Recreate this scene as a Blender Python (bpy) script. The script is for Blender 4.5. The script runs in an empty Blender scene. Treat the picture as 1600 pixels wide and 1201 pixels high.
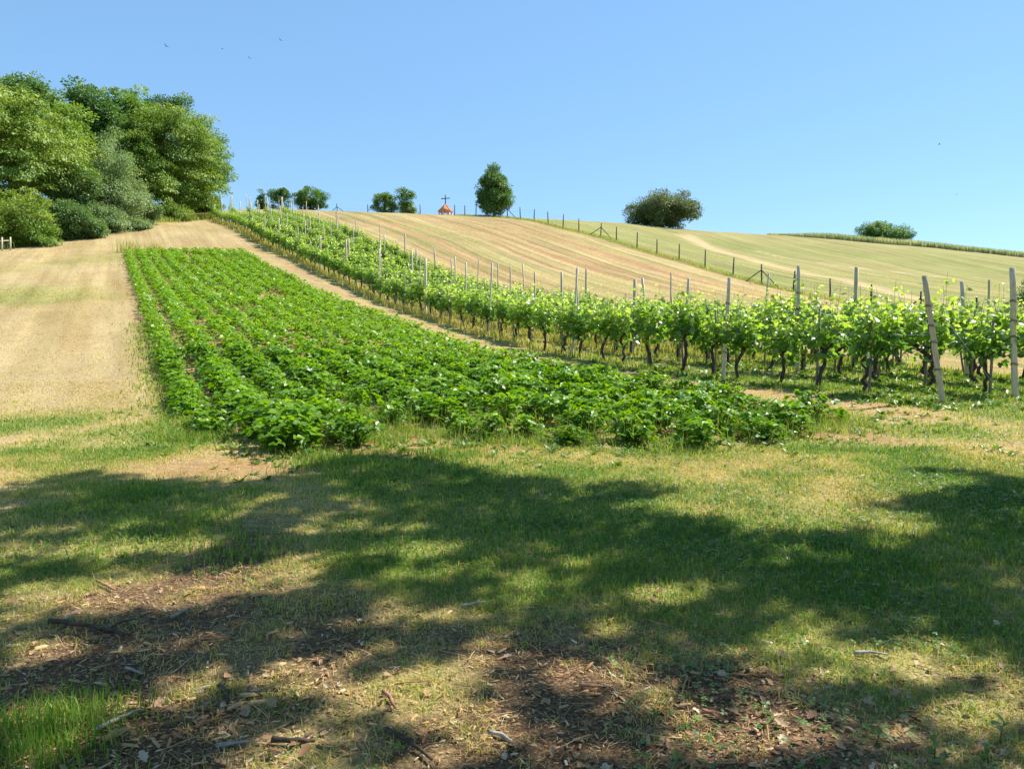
import bpy, math, random
import numpy as np
from math import radians as R

C = bpy.context.scene.collection
SC = bpy.context.scene

# ------------------------------------------------------------------ camera, sky, sun, exposure
FPX = 1208.0                       # focal length in pixels of the 1600 px wide photograph
PITCH = math.atan(60.5 / FPX)      # the camera looks slightly down
EYE = 1.6
cam_data = bpy.data.cameras.new('camera')
cam_data.sensor_width = 36.0
cam_data.lens = 36.0 * FPX / 1600.0
cam_data.clip_start = 0.05
cam_data.clip_end = 2000
cam = bpy.data.objects.new('camera', cam_data)
C.objects.link(cam)
cam.location = (0, 0, EYE)
cam.rotation_euler = (R(90) - PITCH, 0, 0)
SC.camera = cam

SUN_EL = R(53)
SUN_AZ = R(66)                     # clockwise from +Y: the sun stands to the right
SUN = np.array([math.sin(SUN_AZ) * math.cos(SUN_EL), math.cos(SUN_AZ) * math.cos(SUN_EL), math.sin(SUN_EL)])
world = bpy.data.worlds.new('World')
SC.world = world
world.use_nodes = True
wn = world.node_tree
bg = wn.nodes['Background']
sky = wn.nodes.new('ShaderNodeTexSky')
sky.sky_type = 'NISHITA'
sky.sun_disc = False
sky.sun_elevation = SUN_EL
sky.sun_rotation = SUN_AZ
sky.altitude = 300
sky.air_density = 1.0
sky.dust_density = 0.0
sky.ozone_density = 1.0
tintn = wn.nodes.new('ShaderNodeMix')
tintn.data_type = 'RGBA'
tintn.blend_type = 'MULTIPLY'
tintn.inputs[0].default_value = 1.0
tintn.inputs[7].default_value = (0.94, 1.09, 1.16, 1)      # clear blue summer air
wn.links.new(sky.outputs[0], tintn.inputs[6])
even = wn.nodes.new('ShaderNodeMix')
even.data_type = 'RGBA'
even.inputs[0].default_value = 0.45
even.inputs[7].default_value = (1.85, 3.75, 6.3, 1)        # even scattering of a clear noon sky
wn.links.new(tintn.outputs[2], even.inputs[6])
wn.links.new(even.outputs[2], bg.inputs[0])
bg.inputs[1].default_value = 0.092
sd = bpy.data.lights.new('sun', 'SUN')
sd.energy = 5.0
sd.angle = R(0.53)
sd.color = (1.0, 0.95, 0.87)
so = bpy.data.objects.new('sun', sd)
C.objects.link(so)
so.rotation_euler = (R(90) - SUN_EL, 0, math.pi - SUN_AZ)
SC.view_settings.view_transform = 'Standard'
SC.view_settings.look = 'None'
SC.view_settings.gamma = 1.0
SC.view_settings.exposure = 0.84
SC.render.engine = 'CYCLES'
SC.cycles.max_bounces = 8
SC.cycles.transparent_max_bounces = 8

rng = np.random.default_rng(7)

# ------------------------------------------------------------------ terrain (fitted height field)
#TERRAIN_BEGIN
def ray(px, py):
    a = (px - 800.0) / FPX
    b = (600.5 - py) / FPX
    cy = math.cos(PITCH) + math.sin(PITCH) * b
    cz = -math.sin(PITCH) + math.cos(PITCH) * b
    return a / cy, cz / cy          # x and z gained per metre of y

CTRL = []
def cpix(px, py, Y):
    ax, az = ray(px, py)
    CTRL.append((ax * Y, Y, EYE + az * Y))
for p in [(800, 1201, 2.75), (0, 1000, 3.87), (1600, 1000, 3.87), (800, 900, 4.83), (0, 760, 7.4), (1600, 760, 7.6), (500, 740, 8.05),
          (1100, 740, 8.05), (800, 700, 9.7), (0, 640, 13.8), (260, 655, 12), (210, 560, 18), (195, 480, 27), (195, 396, 55), (290, 396, 55), (385, 397, 55),
          (0, 560, 19), (0, 480, 28), (0, 430, 40), (0, 381, 60), (100, 362, 68), (200, 346, 80), (340, 331, 95), (-250, 400, 50),
          (1475, 630, 13), (1592, 625, 13.8), (1130, 590, 17.56), (895, 555, 23.1), (723, 512, 30), (537, 440, 44.3), (430, 385, 62), (345, 346, 88),
          (545, 333, 98), (600, 404, 60), (700, 452, 49.4), (800, 487, 41.9), (900, 500, 37), (1510, 590, 18.2), (1330, 575, 19),
          (1295, 467, 58), (1189, 444, 64), (1059, 407, 75), (937, 371, 86), (856, 351, 94), (813, 343, 100), (744, 339, 108), (640, 337, 112), (577, 336, 116),
          (530, 335, 118), (1100, 478, 45), (1290, 505, 40), (1560, 577, 26), (1560, 556, 32), (1540, 512, 45), (1590, 470, 65),
          (980, 349, 118), (1080, 359, 122), (1230, 371, 127), (1330, 380, 128), (1450, 390, 126), (1600, 405, 122), (1800, 425, 118),
          (1300, 420, 90), (1500, 432, 92), (1100, 385, 102)]:
    cpix(*p)
for px, Y, Z in [(1080, 150, 17.5), (700, 150, 19), (345, 150, 18), (1600, 150, 12), (1900, 150, 9), (0, 90, 14.5), (0, 140, 19), (-300, 90, 14)]:
    CTRL.append((ray(px, 540)[0] * Y, Y, Z))
CTRL += [(0, 0, 0.0), (-6, 0, -0.02), (6, 0, 0.02), (0, -8, -0.3), (-14, -14, -0.7), (14, -14, -0.5), (0, -40, -2.5), (-50, -40, -3), (50, -40, -2.5),
         (-70, 20, 4), (-110, 60, 8), (45, 20, 0.4), (70, 55, 2.5), (110, 20, 0), (120, 100, 5), (-150, 150, 14), (0, 215, 8), (130, 200, 3), (-150, 240, 8), (150, 240, 0), (0, 280, 2)]
CTRL = np.array(CTRL)
def _tps(d2):
    return 0.5 * d2 * np.log(d2 + 1e-9)
_P = CTRL[:, :2] / 50.0
_n = len(_P)
_K = _tps(((_P[:, None] - _P[None]) ** 2).sum(-1))
_w = np.where(CTRL[:, 1] < 20, 0.00004, 0.0015)
_A = np.zeros((_n + 3, _n + 3))
_A[:_n, :_n] = _K + np.diag(_w)
_A[:_n, _n] = 1
_A[:_n, _n + 1:] = _P
_A[_n:, :_n] = _A[:_n, _n:].T
_sol = np.linalg.solve(_A, np.concatenate([CTRL[:, 2], np.zeros(3)]))

def vn(x, y, s, seed=0):
    """smooth value noise, -1..1, with cells of size s"""
    x = np.asarray(x, float) / s + seed * 17.31
    y = np.asarray(y, float) / s - seed * 9.77
    xi = np.floor(x); yi = np.floor(y)
    fx = x - xi; fy = y - yi
    fx = fx * fx * (3 - 2 * fx); fy = fy * fy * (3 - 2 * fy)
    def h(a, b):
        v = np.sin(a * 127.1 + b * 311.7 + seed * 74.7) * 43758.5453
        return (v - np.floor(v)) * 2 - 1
    return (h(xi, yi) * (1 - fx) + h(xi + 1, yi) * fx) * (1 - fy) + (h(xi, yi + 1) * (1 - fx) + h(xi + 1, yi + 1) * fx) * fy

def hz(x, y):
    x = np.atleast_1d(np.asarray(x, float)); y = np.atleast_1d(np.asarray(y, float))
    out = np.empty(x.shape)
    xf, yf = x.ravel(), y.ravel()
    o = out.ravel()
    for i in range(0, len(xf), 40000):
        q = np.stack([xf[i:i + 40000], yf[i:i + 40000]], 1) / 50.0
        d2 = ((q[:, None] - _P[None]) ** 2).sum(-1)
        o[i:i + 40000] = _tps(d2) @ _sol[:_n] + _sol[_n] + q @ _sol[_n + 1:]
    o = o + 0.018 * vn(xf, yf, 0.45, 1) + 0.03 * vn(xf, yf, 1.4, 2) + np.clip(yf / 60, 0, 1) * 0.12 * vn(xf, yf, 7, 3)
    return o.reshape(x.shape)

def proj(x, y, z):
    dz = z - EYE
    f = y * math.cos(PITCH) - dz * math.sin(PITCH)
    u = y * math.sin(PITCH) + dz * math.cos(PITCH)
    return 800 + FPX * x / f, 600.5 - FPX * u / f

def ground(px, py, ymin=2.0):
    """where the line of sight through a photograph pixel meets the terrain"""
    ax, az = ray(px, py)
    ys = np.concatenate([np.arange(ymin, 30, 0.02), np.arange(30, 170, 0.1)])
    below = EYE + az * ys <= hz(ax * ys, ys)
    k = int(np.argmax(below)) if below.any() else int(np.argmin(EYE + az * ys - hz(ax * ys, ys)))
    Y = ys[k]
    return float(ax * Y), float(Y), float(hz(ax * Y, Y)[0])

def at_depth(px, Y):
    x = ray(px, 540)[0] * Y
    return float(x), float(Y), float(hz(x, Y)[0])
#TERRAIN_END

# ------------------------------------------------------------------ helpers: materials
def mat_new(name):
    m = bpy.data.materials.new(name)
    m.use_nodes = True
    nt = m.node_tree
    nt.nodes.clear()
    out = nt.nodes.new('ShaderNodeOutputMaterial')
    return m, nt, out

def N(nt, t, **kw):
    n = nt.nodes.new(t)
    for k, v in kw.items():
        if k.startswith('i_'):
            n.inputs[k[2:].replace('_', ' ')].default_value = v
        else:
            setattr(n, k, v)
    return n

def ramp(nt, fac, stops):
    n = nt.nodes.new('ShaderNodeValToRGB')
    e = n.color_ramp.elements
    while len(e) < len(stops):
        e.new(0.5)
    for el, (p, c) in zip(e, stops):
        el.position = p
        el.color = (*c, 1)
    nt.links.new(fac, n.inputs[0])
    return n.outputs[0]

def mixc(nt, fac, a, b, mode='MIX'):
    n = nt.nodes.new('ShaderNodeMix')
    n.data_type = 'RGBA'
    n.blend_type = mode
    for s, v in ((0, fac), (6, a), (7, b)):
        if hasattr(v, 'is_linked') or hasattr(v, 'links'):
            nt.links.new(v, n.inputs[s])
        elif s == 0:
            n.inputs[0].default_value = v
        else:
            n.inputs[s].default_value = (*v, 1)
    return n.outputs[2]

def mth(nt, op, a, b=None, c=None, clamp=False):
    n = nt.nodes.new('ShaderNodeMath')
    n.operation = op
    n.use_clamp = clamp
    for i, v in enumerate((a, b, c)):
        if v is None:
            continue
        if isinstance(v, (int, float)):
            n.inputs[i].default_value = v
        else:
            nt.links.new(v, n.inputs[i])
    return n.outputs[0]

def leaf_mat(name, stops, trans=0.35, rough=0.45, tcol=None, spec=0.5):
    """foliage: colour by the per-leaf 'tint' attribute, diffuse + gloss + light through the leaf"""
    m, nt, out = mat_new(name)
    at = N(nt, 'ShaderNodeAttribute', attribute_name='tint')
    oi = N(nt, 'ShaderNodeObjectInfo')
    f = mth(nt, 'ADD', at.outputs['Fac'], mth(nt, 'MULTIPLY', mth(nt, 'SUBTRACT', oi.outputs['Random'], 0.5), 0.22), clamp=True)
    col = ramp(nt, f, stops)
    p = N(nt, 'ShaderNodeBsdfPrincipled')
    p.inputs['Roughness'].default_value = rough
    p.inputs['Specular IOR Level'].default_value = spec
    nt.links.new(col, p.inputs['Base Color'])
    t = N(nt, 'ShaderNodeBsdfTranslucent')
    tc = mixc(nt, 1.0, col, tcol or (1.5, 1.35, 0.6), 'MULTIPLY')
    nt.links.new(tc, t.inputs['Color'])
    mx = N(nt, 'ShaderNodeMixShader')
    mx.inputs[0].default_value = trans
    nt.links.new(p.outputs[0], mx.inputs[1])
    nt.links.new(t.outputs[0], mx.inputs[2])
    nt.links.new(mx.outputs[0], out.inputs[0])
    return m

def rough_mat(name, stops, scale=8.0, stretch=(1, 1, 1), rough=0.85, bump=0.3, detail=6, tint=False):
    m, nt, out = mat_new(name)
    tc = N(nt, 'ShaderNodeTexCoord')
    mp = N(nt, 'ShaderNodeMapping')
    mp.inputs['Scale'].default_value = stretch
    nt.links.new(tc.outputs['Object'], mp.inputs[0])
    nz = N(nt, 'ShaderNodeTexNoise')
    nz.inputs['Scale'].default_value = scale
    nz.inputs['Detail'].default_value = detail
    nz.inputs['Roughness'].default_value = 0.65
    nt.links.new(mp.outputs[0], nz.inputs['Vector'])
    f = nz.outputs[0]
    if tint:
        at = N(nt, 'ShaderNodeAttribute', attribute_name='tint')
        f = mth(nt, 'ADD', mth(nt, 'MULTIPLY', at.outputs['Fac'], 0.75), mth(nt, 'MULTIPLY', f, 0.3), clamp=True)
    col = ramp(nt, f, stops)
    p = N(nt, 'ShaderNodeBsdfPrincipled')
    p.inputs['Roughness'].default_value = rough
    p.inputs['Specular IOR Level'].default_value = 0.25
    nt.links.new(col, p.inputs['Base Color'])
    b = N(nt, 'ShaderNodeBump')
    b.inputs['Strength'].default_value = bump
    b.inputs['Distance'].default_value = 0.02
    nt.links.new(nz.outputs[0], b.inputs['Height'])
    nt.links.new(b.outputs[0], p.inputs['Normal'])
    nt.links.new(p.outputs[0], out.inputs[0])
    return m

# ------------------------------------------------------------------ helpers: meshes
def mesh(name, V, Fs, mat, tint=None, smooth=False):
    V = np.asarray(V, np.float32)
    me = bpy.data.meshes.new(name)
    Fs = [np.asarray(f, np.int32) for f in Fs if len(f)]
    nl = sum(f.size for f in Fs)
    nf = sum(len(f) for f in Fs)
    me.vertices.add(len(V)); me.loops.add(nl); me.polygons.add(nf)
    me.vertices.foreach_set('co', V.ravel())
    me.loops.foreach_set('vertex_index', np.concatenate([f.ravel() for f in Fs]))
    sz = np.concatenate([np.full(len(f), f.shape[1], np.int32) for f in Fs])
    st = np.concatenate([[0], np.cumsum(sz)[:-1]]).astype(np.int32)
    me.polygons.foreach_set('loop_start', st)
    me.polygons.foreach_set('loop_total', sz)
    if smooth:
        me.polygons.foreach_set('use_smooth', np.ones(nf, bool))
    if tint is not None:
        a = me.attributes.new('tint', 'FLOAT', 'POINT')
        a.data.foreach_set('value', np.asarray(tint, np.float32))
    if mat is not None:
        me.materials.append(mat)
    me.update(calc_edges=True)
    return me

def link(name, me, parent=None, loc=(0, 0, 0), rotz=0.0, scale=1.0):
    o = bpy.data.objects.new(name, me)
    C.objects.link(o)
    if parent is not None:
        o.parent = parent
    o.location = loc
    o.rotation_euler = (0, 0, rotz)
    o.scale = (scale, scale, scale) if isinstance(scale, (int, float)) else scale
    return o

def tag(o, label, cat, group=None, kind=None):
    o['label'] = label
    if cat:
        o['category'] = cat
    if group:
        o['group'] = group
    if kind:
        o['kind'] = kind
    return o

class MB:
    """collects pieces of one mesh"""
    def __init__(s):
        s.V = []; s.F = []; s.T = []; s.n = 0
    def add(s, V, Fs, t=0.5):
        V = np.asarray(V, float).reshape(-1, 3)
        for f in Fs:
            if len(f):
                s.F.append(np.asarray(f, int) + s.n)
        s.V.append(V)
        s.T.append(np.broadcast_to(np.asarray(t, float), (len(V),)))
        s.n += len(V)
        return s
    def tube(s, pts, rad, sides=6, t=0.5, cap=True):
        pts = np.asarray(pts, float); k = len(pts)
        rad = np.broadcast_to(np.asarray(rad, float), (k,))
        d = np.gradient(pts, axis=0)
        d /= np.linalg.norm(d, axis=1, keepdims=True) + 1e-12
        up = np.array([0.31, 0.17, 0.93]) if abs(d[0, 2]) < 0.8 else np.array([0.97, 0.2, 0.1])
        a = np.cross(d, up); a /= np.linalg.norm(a, axis=1, keepdims=True) + 1e-12
        b = np.cross(d, a)
        th = np.arange(sides) * 2 * math.pi / sides
        ring = pts[:, None] + rad[:, None, None] * (np.cos(th)[None, :, None] * a[:, None] + np.sin(th)[None, :, None] * b[:, None])
        i = np.arange(k - 1)[:, None] * sides; j = np.arange(sides)[None]; j2 = (j + 1) % sides
        q = np.stack([i + j, i + j2, i + sides + j2, i + sides + j], -1).reshape(-1, 4)
        fs = [q]
        if cap:
            fs.append(np.arange(sides)[::-1][None]); fs.append(((k - 1) * sides + np.arange(sides))[None])
        return s.add(ring.reshape(-1, 3), fs, t)
    def box(s, c, half, Rm=None, t=0.5, taper=1.0):
        v = np.array([[x, y, z] for z in (-1, 1) for y in (-1, 1) for x in (-1, 1)], float)
        v[4:, :2] *= taper
        v = v * np.asarray(half)
        if Rm is not None:
            v = v @ np.asarray(Rm).T
        f = [[0, 2, 3, 1], [4, 5, 7, 6], [0, 1, 5, 4], [2, 6, 7, 3], [0, 4, 6, 2], [1, 3, 7, 5]]
        return s.add(v + np.asarray(c), [f], t)
    def scatter(s, TV, TF, pos, Rm, scale, t):
        """copies of a small template (leaf, blade, chip)"""
        pos = np.asarray(pos, float); n = len(pos); k = len(TV)
        sc = np.asarray(scale, float)
        sc = sc[:, None, None] if sc.ndim == 1 else sc[:, None, :]
        V = np.einsum('nij,nkj->nki', Rm, TV[None] * sc) + pos[:, None]
        off = (np.arange(n) * k)[:, None, None]
        fs = [(np.asarray(f)[None] + off).reshape(-1, np.asarray(f).shape[1]) for f in TF]
        return s.add(V.reshape(-1, 3), fs, np.repeat(np.broadcast_to(np.asarray(t, float), (n,)), k))
    def build(s, name, mat, smooth=False):
        g = {}
        for f in s.F:
            g.setdefault(f.shape[1], []).append(f)
        return mesh(name, np.concatenate(s.V), [np.concatenate(v) for v in g.values()], mat, np.concatenate(s.T), smooth)

def frames(fwd, nrm):
    """rotation matrices whose y axis is fwd and whose z axis is close to nrm"""
    y = fwd / (np.linalg.norm(fwd, axis=1, keepdims=True) + 1e-9)
    x = np.cross(y, nrm); x /= np.linalg.norm(x, axis=1, keepdims=True) + 1e-9
    z = np.cross(x, y)
    return np.stack([x, y, z], -1)

def rdir(g, n):
    v = g.normal(size=(n, 3))
    return v / np.linalg.norm(v, axis=1, keepdims=True)

# leaf templates (y = along the leaf, z = its upper side)
HEART = np.array([(0, 0, 0), (-.36, .12, .07), (-.42, .42, .06), (0, 1, -.12), (.42, .42, .06), (.36, .12, .07), (0, .45, -.02)], float)
HEART_F = [np.array([(0, 6, 1), (1, 6, 2), (2, 6, 3), (3, 6, 4), (4, 6, 5), (5, 6, 0)])]
DIAM = np.array([(0, 0, 0), (-.32, .45, .05), (0, 1, -.08), (.32, .45, .05)], float)
DIAM_F = [np.array([(0, 2, 1), (0, 3, 2)])]
_a = [(0, -.02), (-.22, -.16), (-.5, .0), (-.42, .22), (-.62, .45), (-.33, .55), (-.26, .86), (0, 1.0), (.26, .86), (.33, .55), (.62, .45), (.42, .22), (.5, .0), (.22, -.16)]
VINE = np.array([(x, y, -.18 * abs(x) ** 1.5 - .12 * max(y - .4, 0)) for x, y in _a] + [(0, .32, .05)], float)
VINE_F = [np.array([(i, 14, (i + 1) % 14) for i in range(14)])[:, ::-1]]
BLADE = np.array([(-.5, 0, 0), (.5, 0, 0), (.36, .0, .55), (-.36, .0, .55), (0, .0, 1.0)], float)
BLADE_F = [np.array([(0, 1, 2, 3)]), np.array([(3, 2, 4)])]

def blades(mb, g, x, y, h, w, t, lean=0.5):
    """grass blades rooted at x, y: straight lower part, bent tip"""
    n = len(x)
    z = hz(x, y)
    az = g.uniform(0, 2 * math.pi, n)
    la = g.uniform(0, 2 * math.pi, n)
    l = np.abs(g.normal(0, lean, n)) * h
    V = np.zeros((n, 5, 3))
    wx, wy = np.cos(az) * w / 2, np.sin(az) * w / 2
    lx, ly = np.cos(la) * l, np.sin(la) * l
    for k, (sgn, wf, hf, lf) in enumerate([(-1, 1, -.05, 0), (1, 1, -.05, 0), (1, .75, .55, .3), (-1, .75, .55, .3), (0, 0, 1, 1)]):
        V[:, k, 0] = x + sgn * wf * wx + lf * lx
        V[:, k, 1] = y + sgn * wf * wy + lf * ly
        V[:, k, 2] = z + hf * h * (1 - .35 * lf * np.clip(l / h, 0, 1.4))
    o = (np.arange(n) * 5)[:, None]
    mb.add(V.reshape(-1, 3), [np.array([[0, 1, 2, 3]]) + o, np.array([[3, 2, 4]]) + o], np.repeat(t, 5))

# ------------------------------------------------------------------ zones of the land, in row coordinates
# u counts metres across the crop and vine rows, which run uphill to the left
def U(x, y):
    return x + 0.54 * y
def sstep(a, b, v):
    t = np.clip((v - a) / (b - a), 0, 1)
    return t * t * (3 - 2 * t)
def u_left(y):
    return 1.1 + np.clip((y - 12) / 43, 0, 1) * 1.1
U_RIGHT = 10.8
ROWU = [14.28, 16.45, 18.55, 20.6, 22.6]
FENCE_PIX = [(530, 334.5), (577, 335.5), (658, 337), (711, 337), (727, 337), (744, 338), (761, 339), (793, 341), (813, 343), (834, 346), (856, 351), (879, 356), (903.6, 360), (937.6, 371), (961.7, 379), (994, 387), (1025, 398), (1059.5, 407), (1100, 418), (1143.7, 429), (1189, 443.6), (1237.5, 452.5), (1295.5, 467), (1359, 481), (1436, 497), (1525, 514)]
FENCE_Y = [118, 116, 112, 110, 109, 108, 106, 102, 100, 97, 94, 91.5, 89, 86, 83.5, 80.5, 77.7, 75, 71.5, 68, 64, 61.5, 58, 54, 50, 45.5]
FENCE = np.array([(ray(p[0], 540)[0] * Y, Y) for p, Y in zip(FENCE_PIX, FENCE_Y)])
def fence_x(y):
    return np.interp(y, FENCE[::-1, 1], FENCE[::-1, 0])
HAY_PIX = [(1073, 368), (1096, 381), (1154, 399.6), (1197, 412), (1265, 429), (1321, 437), (1378, 453), (1435, 467), (1520, 486), (1640, 505)]
HAY = np.array([ground(*p)[:2] for p in HAY_PIX])
HAY2 = np.array([ground(*p)[:2] for p in [(1180, 407 - 15), (1240, 405), (1330, 418), (1420, 428), (1500, 436)]])
def dist_poly(x, y, P):
    d = np.full(x.shape, 1e9)
    for (ax, ay), (bx, by) in zip(P[:-1], P[1:]):
        dx, dy = bx - ax, by - ay
        t = np.clip(((x - ax) * dx + (y - ay) * dy) / (dx * dx + dy * dy), 0, 1)
        d = np.minimum(d, np.hypot(x - ax - t * dx, y - ay - t * dy))
    return d

def zones(x, y):
    """greenness, bare soil, pale straw (0..1 each) of the ground"""
    u = U(x, y)
    w = u + 0.25 * vn(x, y, 2.2, 11) + 0.1 * vn(x, y, 0.6, 12)
    yy = y + 0.9 * vn(x, y, 1.8, 13)
    patch = vn(x, y, 1.3, 21) * 0.6 + vn(x, y, 0.5, 22) * 0.4
    big = vn(x, y, 4.5, 23)
    far = sstep(11.5, 15.5, yy)
    # near lawn
    g = 0.60 + 0.20 * sstep(-.3, 1.5, x - .12 * (y - 5)) * (1 - sstep(7, 9, y)) + 0.55 * patch + 0.2 * big
    s = 0.10 + 0.22 * np.clip(-patch - 0.15, 0, 1)
    d = np.clip(0.35 - 0.4 * patch, 0, 1)
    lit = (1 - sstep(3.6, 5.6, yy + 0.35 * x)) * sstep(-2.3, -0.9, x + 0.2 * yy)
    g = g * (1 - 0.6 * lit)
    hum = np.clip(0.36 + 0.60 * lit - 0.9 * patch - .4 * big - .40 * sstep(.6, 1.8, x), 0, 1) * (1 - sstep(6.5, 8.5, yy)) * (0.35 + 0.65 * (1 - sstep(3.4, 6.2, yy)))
    # bare patch in front of the crop
    bare = np.clip(1.25 - np.hypot((x + 2.95) / 1.35, (y - 8.25) / 0.75), 0, 1) ** 0.6
    s = np.maximum(s, 0.95 * bare); g = g * (1 - 0.8 * bare)
    # left mown strip
    L = far * (1 - sstep(1.0, 2.0, w + np.where(y < 20, -0.3, -0.9)))
    gl = 0.14 + 0.5 * np.clip(big + 0.3 * patch, 0, 1); sl = 0.2 + 0.2 * patch; dl = 0.45 + 0.6 * vn(u * 2.0, y * .35, 1.3, 31)
    g = g * (1 - L) + gl * L; s = s * (1 - L) + sl * L; d = d * (1 - L) + dl * L
    # crop bed: bare earth
    K = sstep(9.6, 10.6, yy) * (1 - sstep(55, 55.6, y)) * sstep(-0.3, 0.3, w - u_left(y)) * (1 - sstep(-0.2, 0.2, w - U_RIGHT))
    g = g * (1 - K) + 0.12 * K; s = s * (1 - K) + 0.75 * K; d = d * (1 - K) + 0.35 * K
    # track beside the crop, and its upper end that curves left across the head of the crop
    T = sstep(10.6, 12.5, yy) * sstep(-0.2, 0.2, w - U_RIGHT) * (1 - sstep(13.0, 13.7, w))
    wheel = np.maximum(np.exp(-((w - 11.05) / 0.38) ** 2), 0.8 * np.exp(-((w - 12.55) / 0.5) ** 2))
    g = g * (1 - T) + (0.33 - 0.30 * wheel) * T; s = s * (1 - T) + (0.22 + 0.5 * wheel) * T; d = d * (1 - T) + (0.5 + 0.2 * patch) * T
    H = sstep(55.3, 56.5, y) * sstep(-1, 1, w - u_left(y)) * (1 - sstep(13.0, 14.0, w))
    g = g * (1 - H) + (0.16 + 0.12 * patch) * H; s = s * (1 - H) + (0.25 + 0.2 * patch) * H; d = d * (1 - H) + (0.5 + .4 * vn(u, y * .3, 1.1, 32)) * H
    # vineyard floor: green near, dry uphill
    V = sstep(10.5, 12.5, yy) * sstep(13.0, 13.6, w) * (1 - sstep(23.4, 24.2, w))
    gv = 0.72 - 0.35 * sstep(17, 30, y) + 0.22 * patch
    g = g * (1 - V) + gv * V; s = s * (1 - V) + 0.1 * V; d = d * (1 - V) + 0.45 * V
    # mown brown field beyond the vines
    B = sstep(23.4, 24.2, w) * (x < fence_x(y)) * sstep(16, 22, yy)
    stripe = vn(w, y * .03, 1.5, 41) * .45 + vn(w, y * .05, 0.45, 42) * .55
    g = g * (1 - B) + (0.24 + 0.5 * stripe + .1 * big) * B
    s = s * (1 - B) + np.clip(0.28 + 1.3 * np.clip(-stripe - .05, -.3, 1) * (1 - sstep(75, 100, y) * .5), 0, 1) * B
    d = d * (1 - B) + (0.42 + 0.3 * vn(w + 3, y * .04, 0.9, 43)) * B
    # hay meadow past the fence
    M = (x >= fence_x(y)) * sstep(16, 22, yy) * sstep(23.4, 24.2, w)
    q = x * 0.8 + y * 0.6
    st = vn(q, (y * .8 - x * .6) * .06, 1.6, 51) * .6 + vn(q, (y * .8 - x * .6) * .08, .7, 52) * .4
    gm = 0.60 + 0.26 * st + 0.1 * vn(x, y, 12, 53)
    hay = np.maximum(np.exp(-(dist_poly(x, y, HAY) / 1.3) ** 2), 0.55 * np.exp(-(dist_poly(x, y, HAY2) / .5) ** 2))
    hay = np.clip(hay * (1.1 + .3 * vn(x, y, 1.5, 54)), 0, 1)
    top = sstep(103, 118, y + 3 * st) * 0.5
    gm = gm * (1 - 1.1 * hay) * (1 - top * .5); dm = np.clip(0.5 + .35 * st + 0.6 * hay, 0, 1)
    g = g * (1 - M) + gm * M; s = s * (1 - M) + 0.04 * M; d = d * (1 - M) + dm * M
    return np.clip(g, 0, 1), np.clip(s, 0, 1), np.clip(d, 0, 1), hum * (1 - far)

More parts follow.
